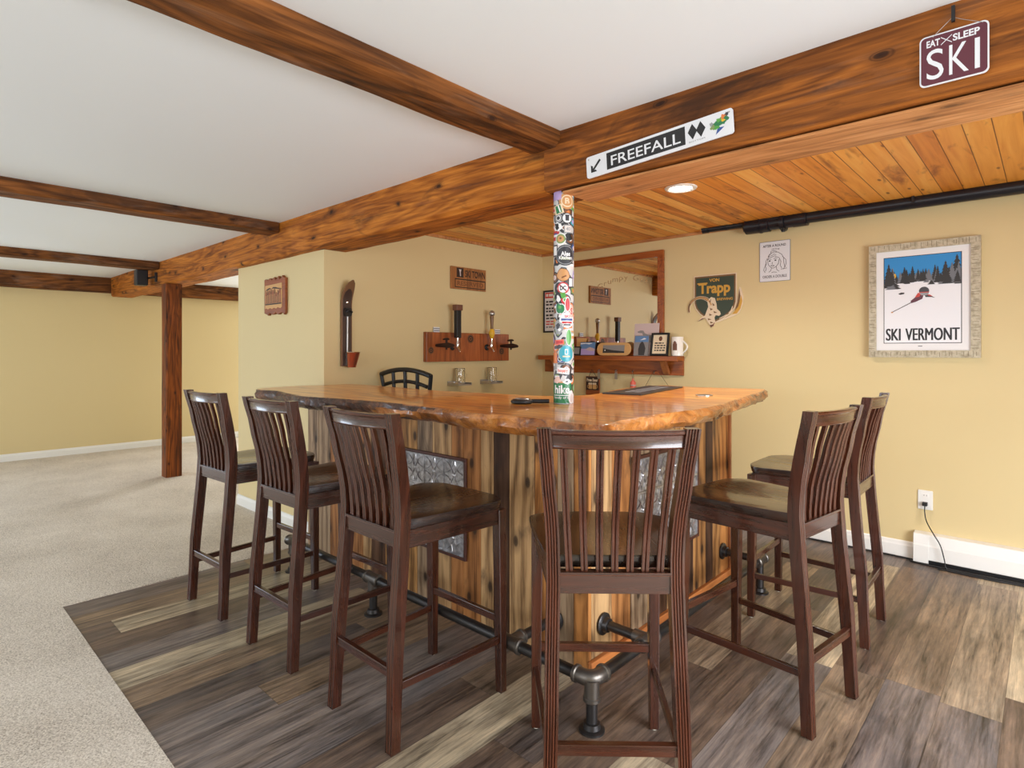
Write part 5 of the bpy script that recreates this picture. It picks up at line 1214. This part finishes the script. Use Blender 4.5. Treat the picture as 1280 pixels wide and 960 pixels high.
MB().tube(smooth_path([(0, -0.020, -0.008), (0.0, -0.022, -0.05), (0.012, -0.04, -0.10), (0.05, -0.075, -0.16), (0.085, -0.085, -0.22), (0.105, -0.09, -0.30), (0.115, -0.095, -0.345), (0.16, -0.095, -0.352), (0.5, -0.098, -0.352), (1.2, -0.095, -0.352)]), 0.003, 'matte_black', 8).build('cable', pc, smooth=40)
ht = thing('baseboard_heater', 'white baseboard heater along the foot of the yellow wall', 'heater', (3.03, -0.0015, 0.0))
pr = [(0, 0.024), (0.05, 0.024), (0.062, 0.030), (0.062, 0.110), (0.058, 0.120), (0.050, 0.172), (0.046, 0.178), (0, 0.184)]
MB().loft([[(x, -a, z) for a, z in pr] for x in (0.075, 2.4)], 'white_metal').build('front_cover', ht)
MB().loft([[(x, -a*1.04, z-(0.022 if z < 0.05 else -0.001)) for a, z in pr] for x in (0.0, 0.076)], 'white_metal').build('end_cap', ht)
MB().box(0.076, 2.4, -0.050, 0, 0.002, 0.023, 'black').build('element', ht)  # black strip standing in for the shade in the gap under the cover
o = MB().tube(smooth_path([(1.70, -0.050, 0.006), (2.1, -0.036, 0.006), (2.6, -0.030, 0.006), (3.0, -0.034, 0.006), (3.05, -0.082, 0.006), (3.5, -0.088, 0.006), (4.4, -0.085, 0.006)]), 0.0055, 'matte_black', 8).build('floor_cable', smooth=40)
tag(o, 'black cable lying on the floor along the baseboard and heater', 'cable')
o = MB().tube(smooth_path([(3.16, -0.118, 0.005), (3.4, -0.125, 0.005), (3.55, -0.112, 0.005), (3.8, -0.128, 0.005), (4.4, -0.12, 0.005)]), 0.0045, 'matte_black', 8).build('floor_cable', smooth=40)
tag(o, 'black cable looping on the floor in front of the white heater, outermost one', 'cable')

# ------------------------------------------------------------------ on the bar top
ZB = 1.0708
bm_ = thing('bar_mat', 'black rubber bar mat with grey lettering lying on the short arm of the bar', 'mat', (1.874, -1.752, ZB), (0, 0, R(101)))
MB().rrect(0, 0.78, -0.225, 0, 0.012, 0, 0.006, 'rubber').build('mat', bm_, bevel=0.0015)
m = MB()
for k in range(7):
    m.rrect(0.13+k*0.085, 0.13+k*0.085+0.058, -0.165, -0.075, 0.02, 0.006, 0.0065, 'grey_ink'); m.rrect(0.145+k*0.085, 0.145+k*0.085+0.028, -0.140, -0.100, 0.01, 0.0065, 0.0067, 'rubber')
m.build('mat_print', bm_)
gd = thing('bar_gadget', 'black flat gadget with a round end and a short handle lying on the long bar', 'gadget', (1.945, -2.475, ZB), (0, 0, R(44)))
MB().lathe([(0, 0), (0.042, 0), (0.050, 0.006), (0.048, 0.014), (0.036, 0.020), (0, 0.022)], 'matte_black', n=28).build('round_end', gd, smooth=40)
MB().lathe([(0.026, 0.0205), (0.030, 0.0235), (0.033, 0.0205)], 'steel', n=28).build('ring', gd, smooth=40)
MB().tube([(0.042, 0, 0.010), (0.09, -0.004, 0.010), (0.120, -0.008, 0.011)], [0.009, 0.0095, 0.009], 'matte_black', 12).build('handle', gd, smooth=40)
co = MB().disc(0, 0, 0.043, 0, 0.004, 'steel', 32); co.disc(0, 0, 0.034, 0.004, 0.0046, 'photo_dark', 28)
o = co.build('coaster', loc=(2.33, -1.485, ZB)); tag(o, 'small round metal rimmed coaster near the right end of the bar top', 'coaster')
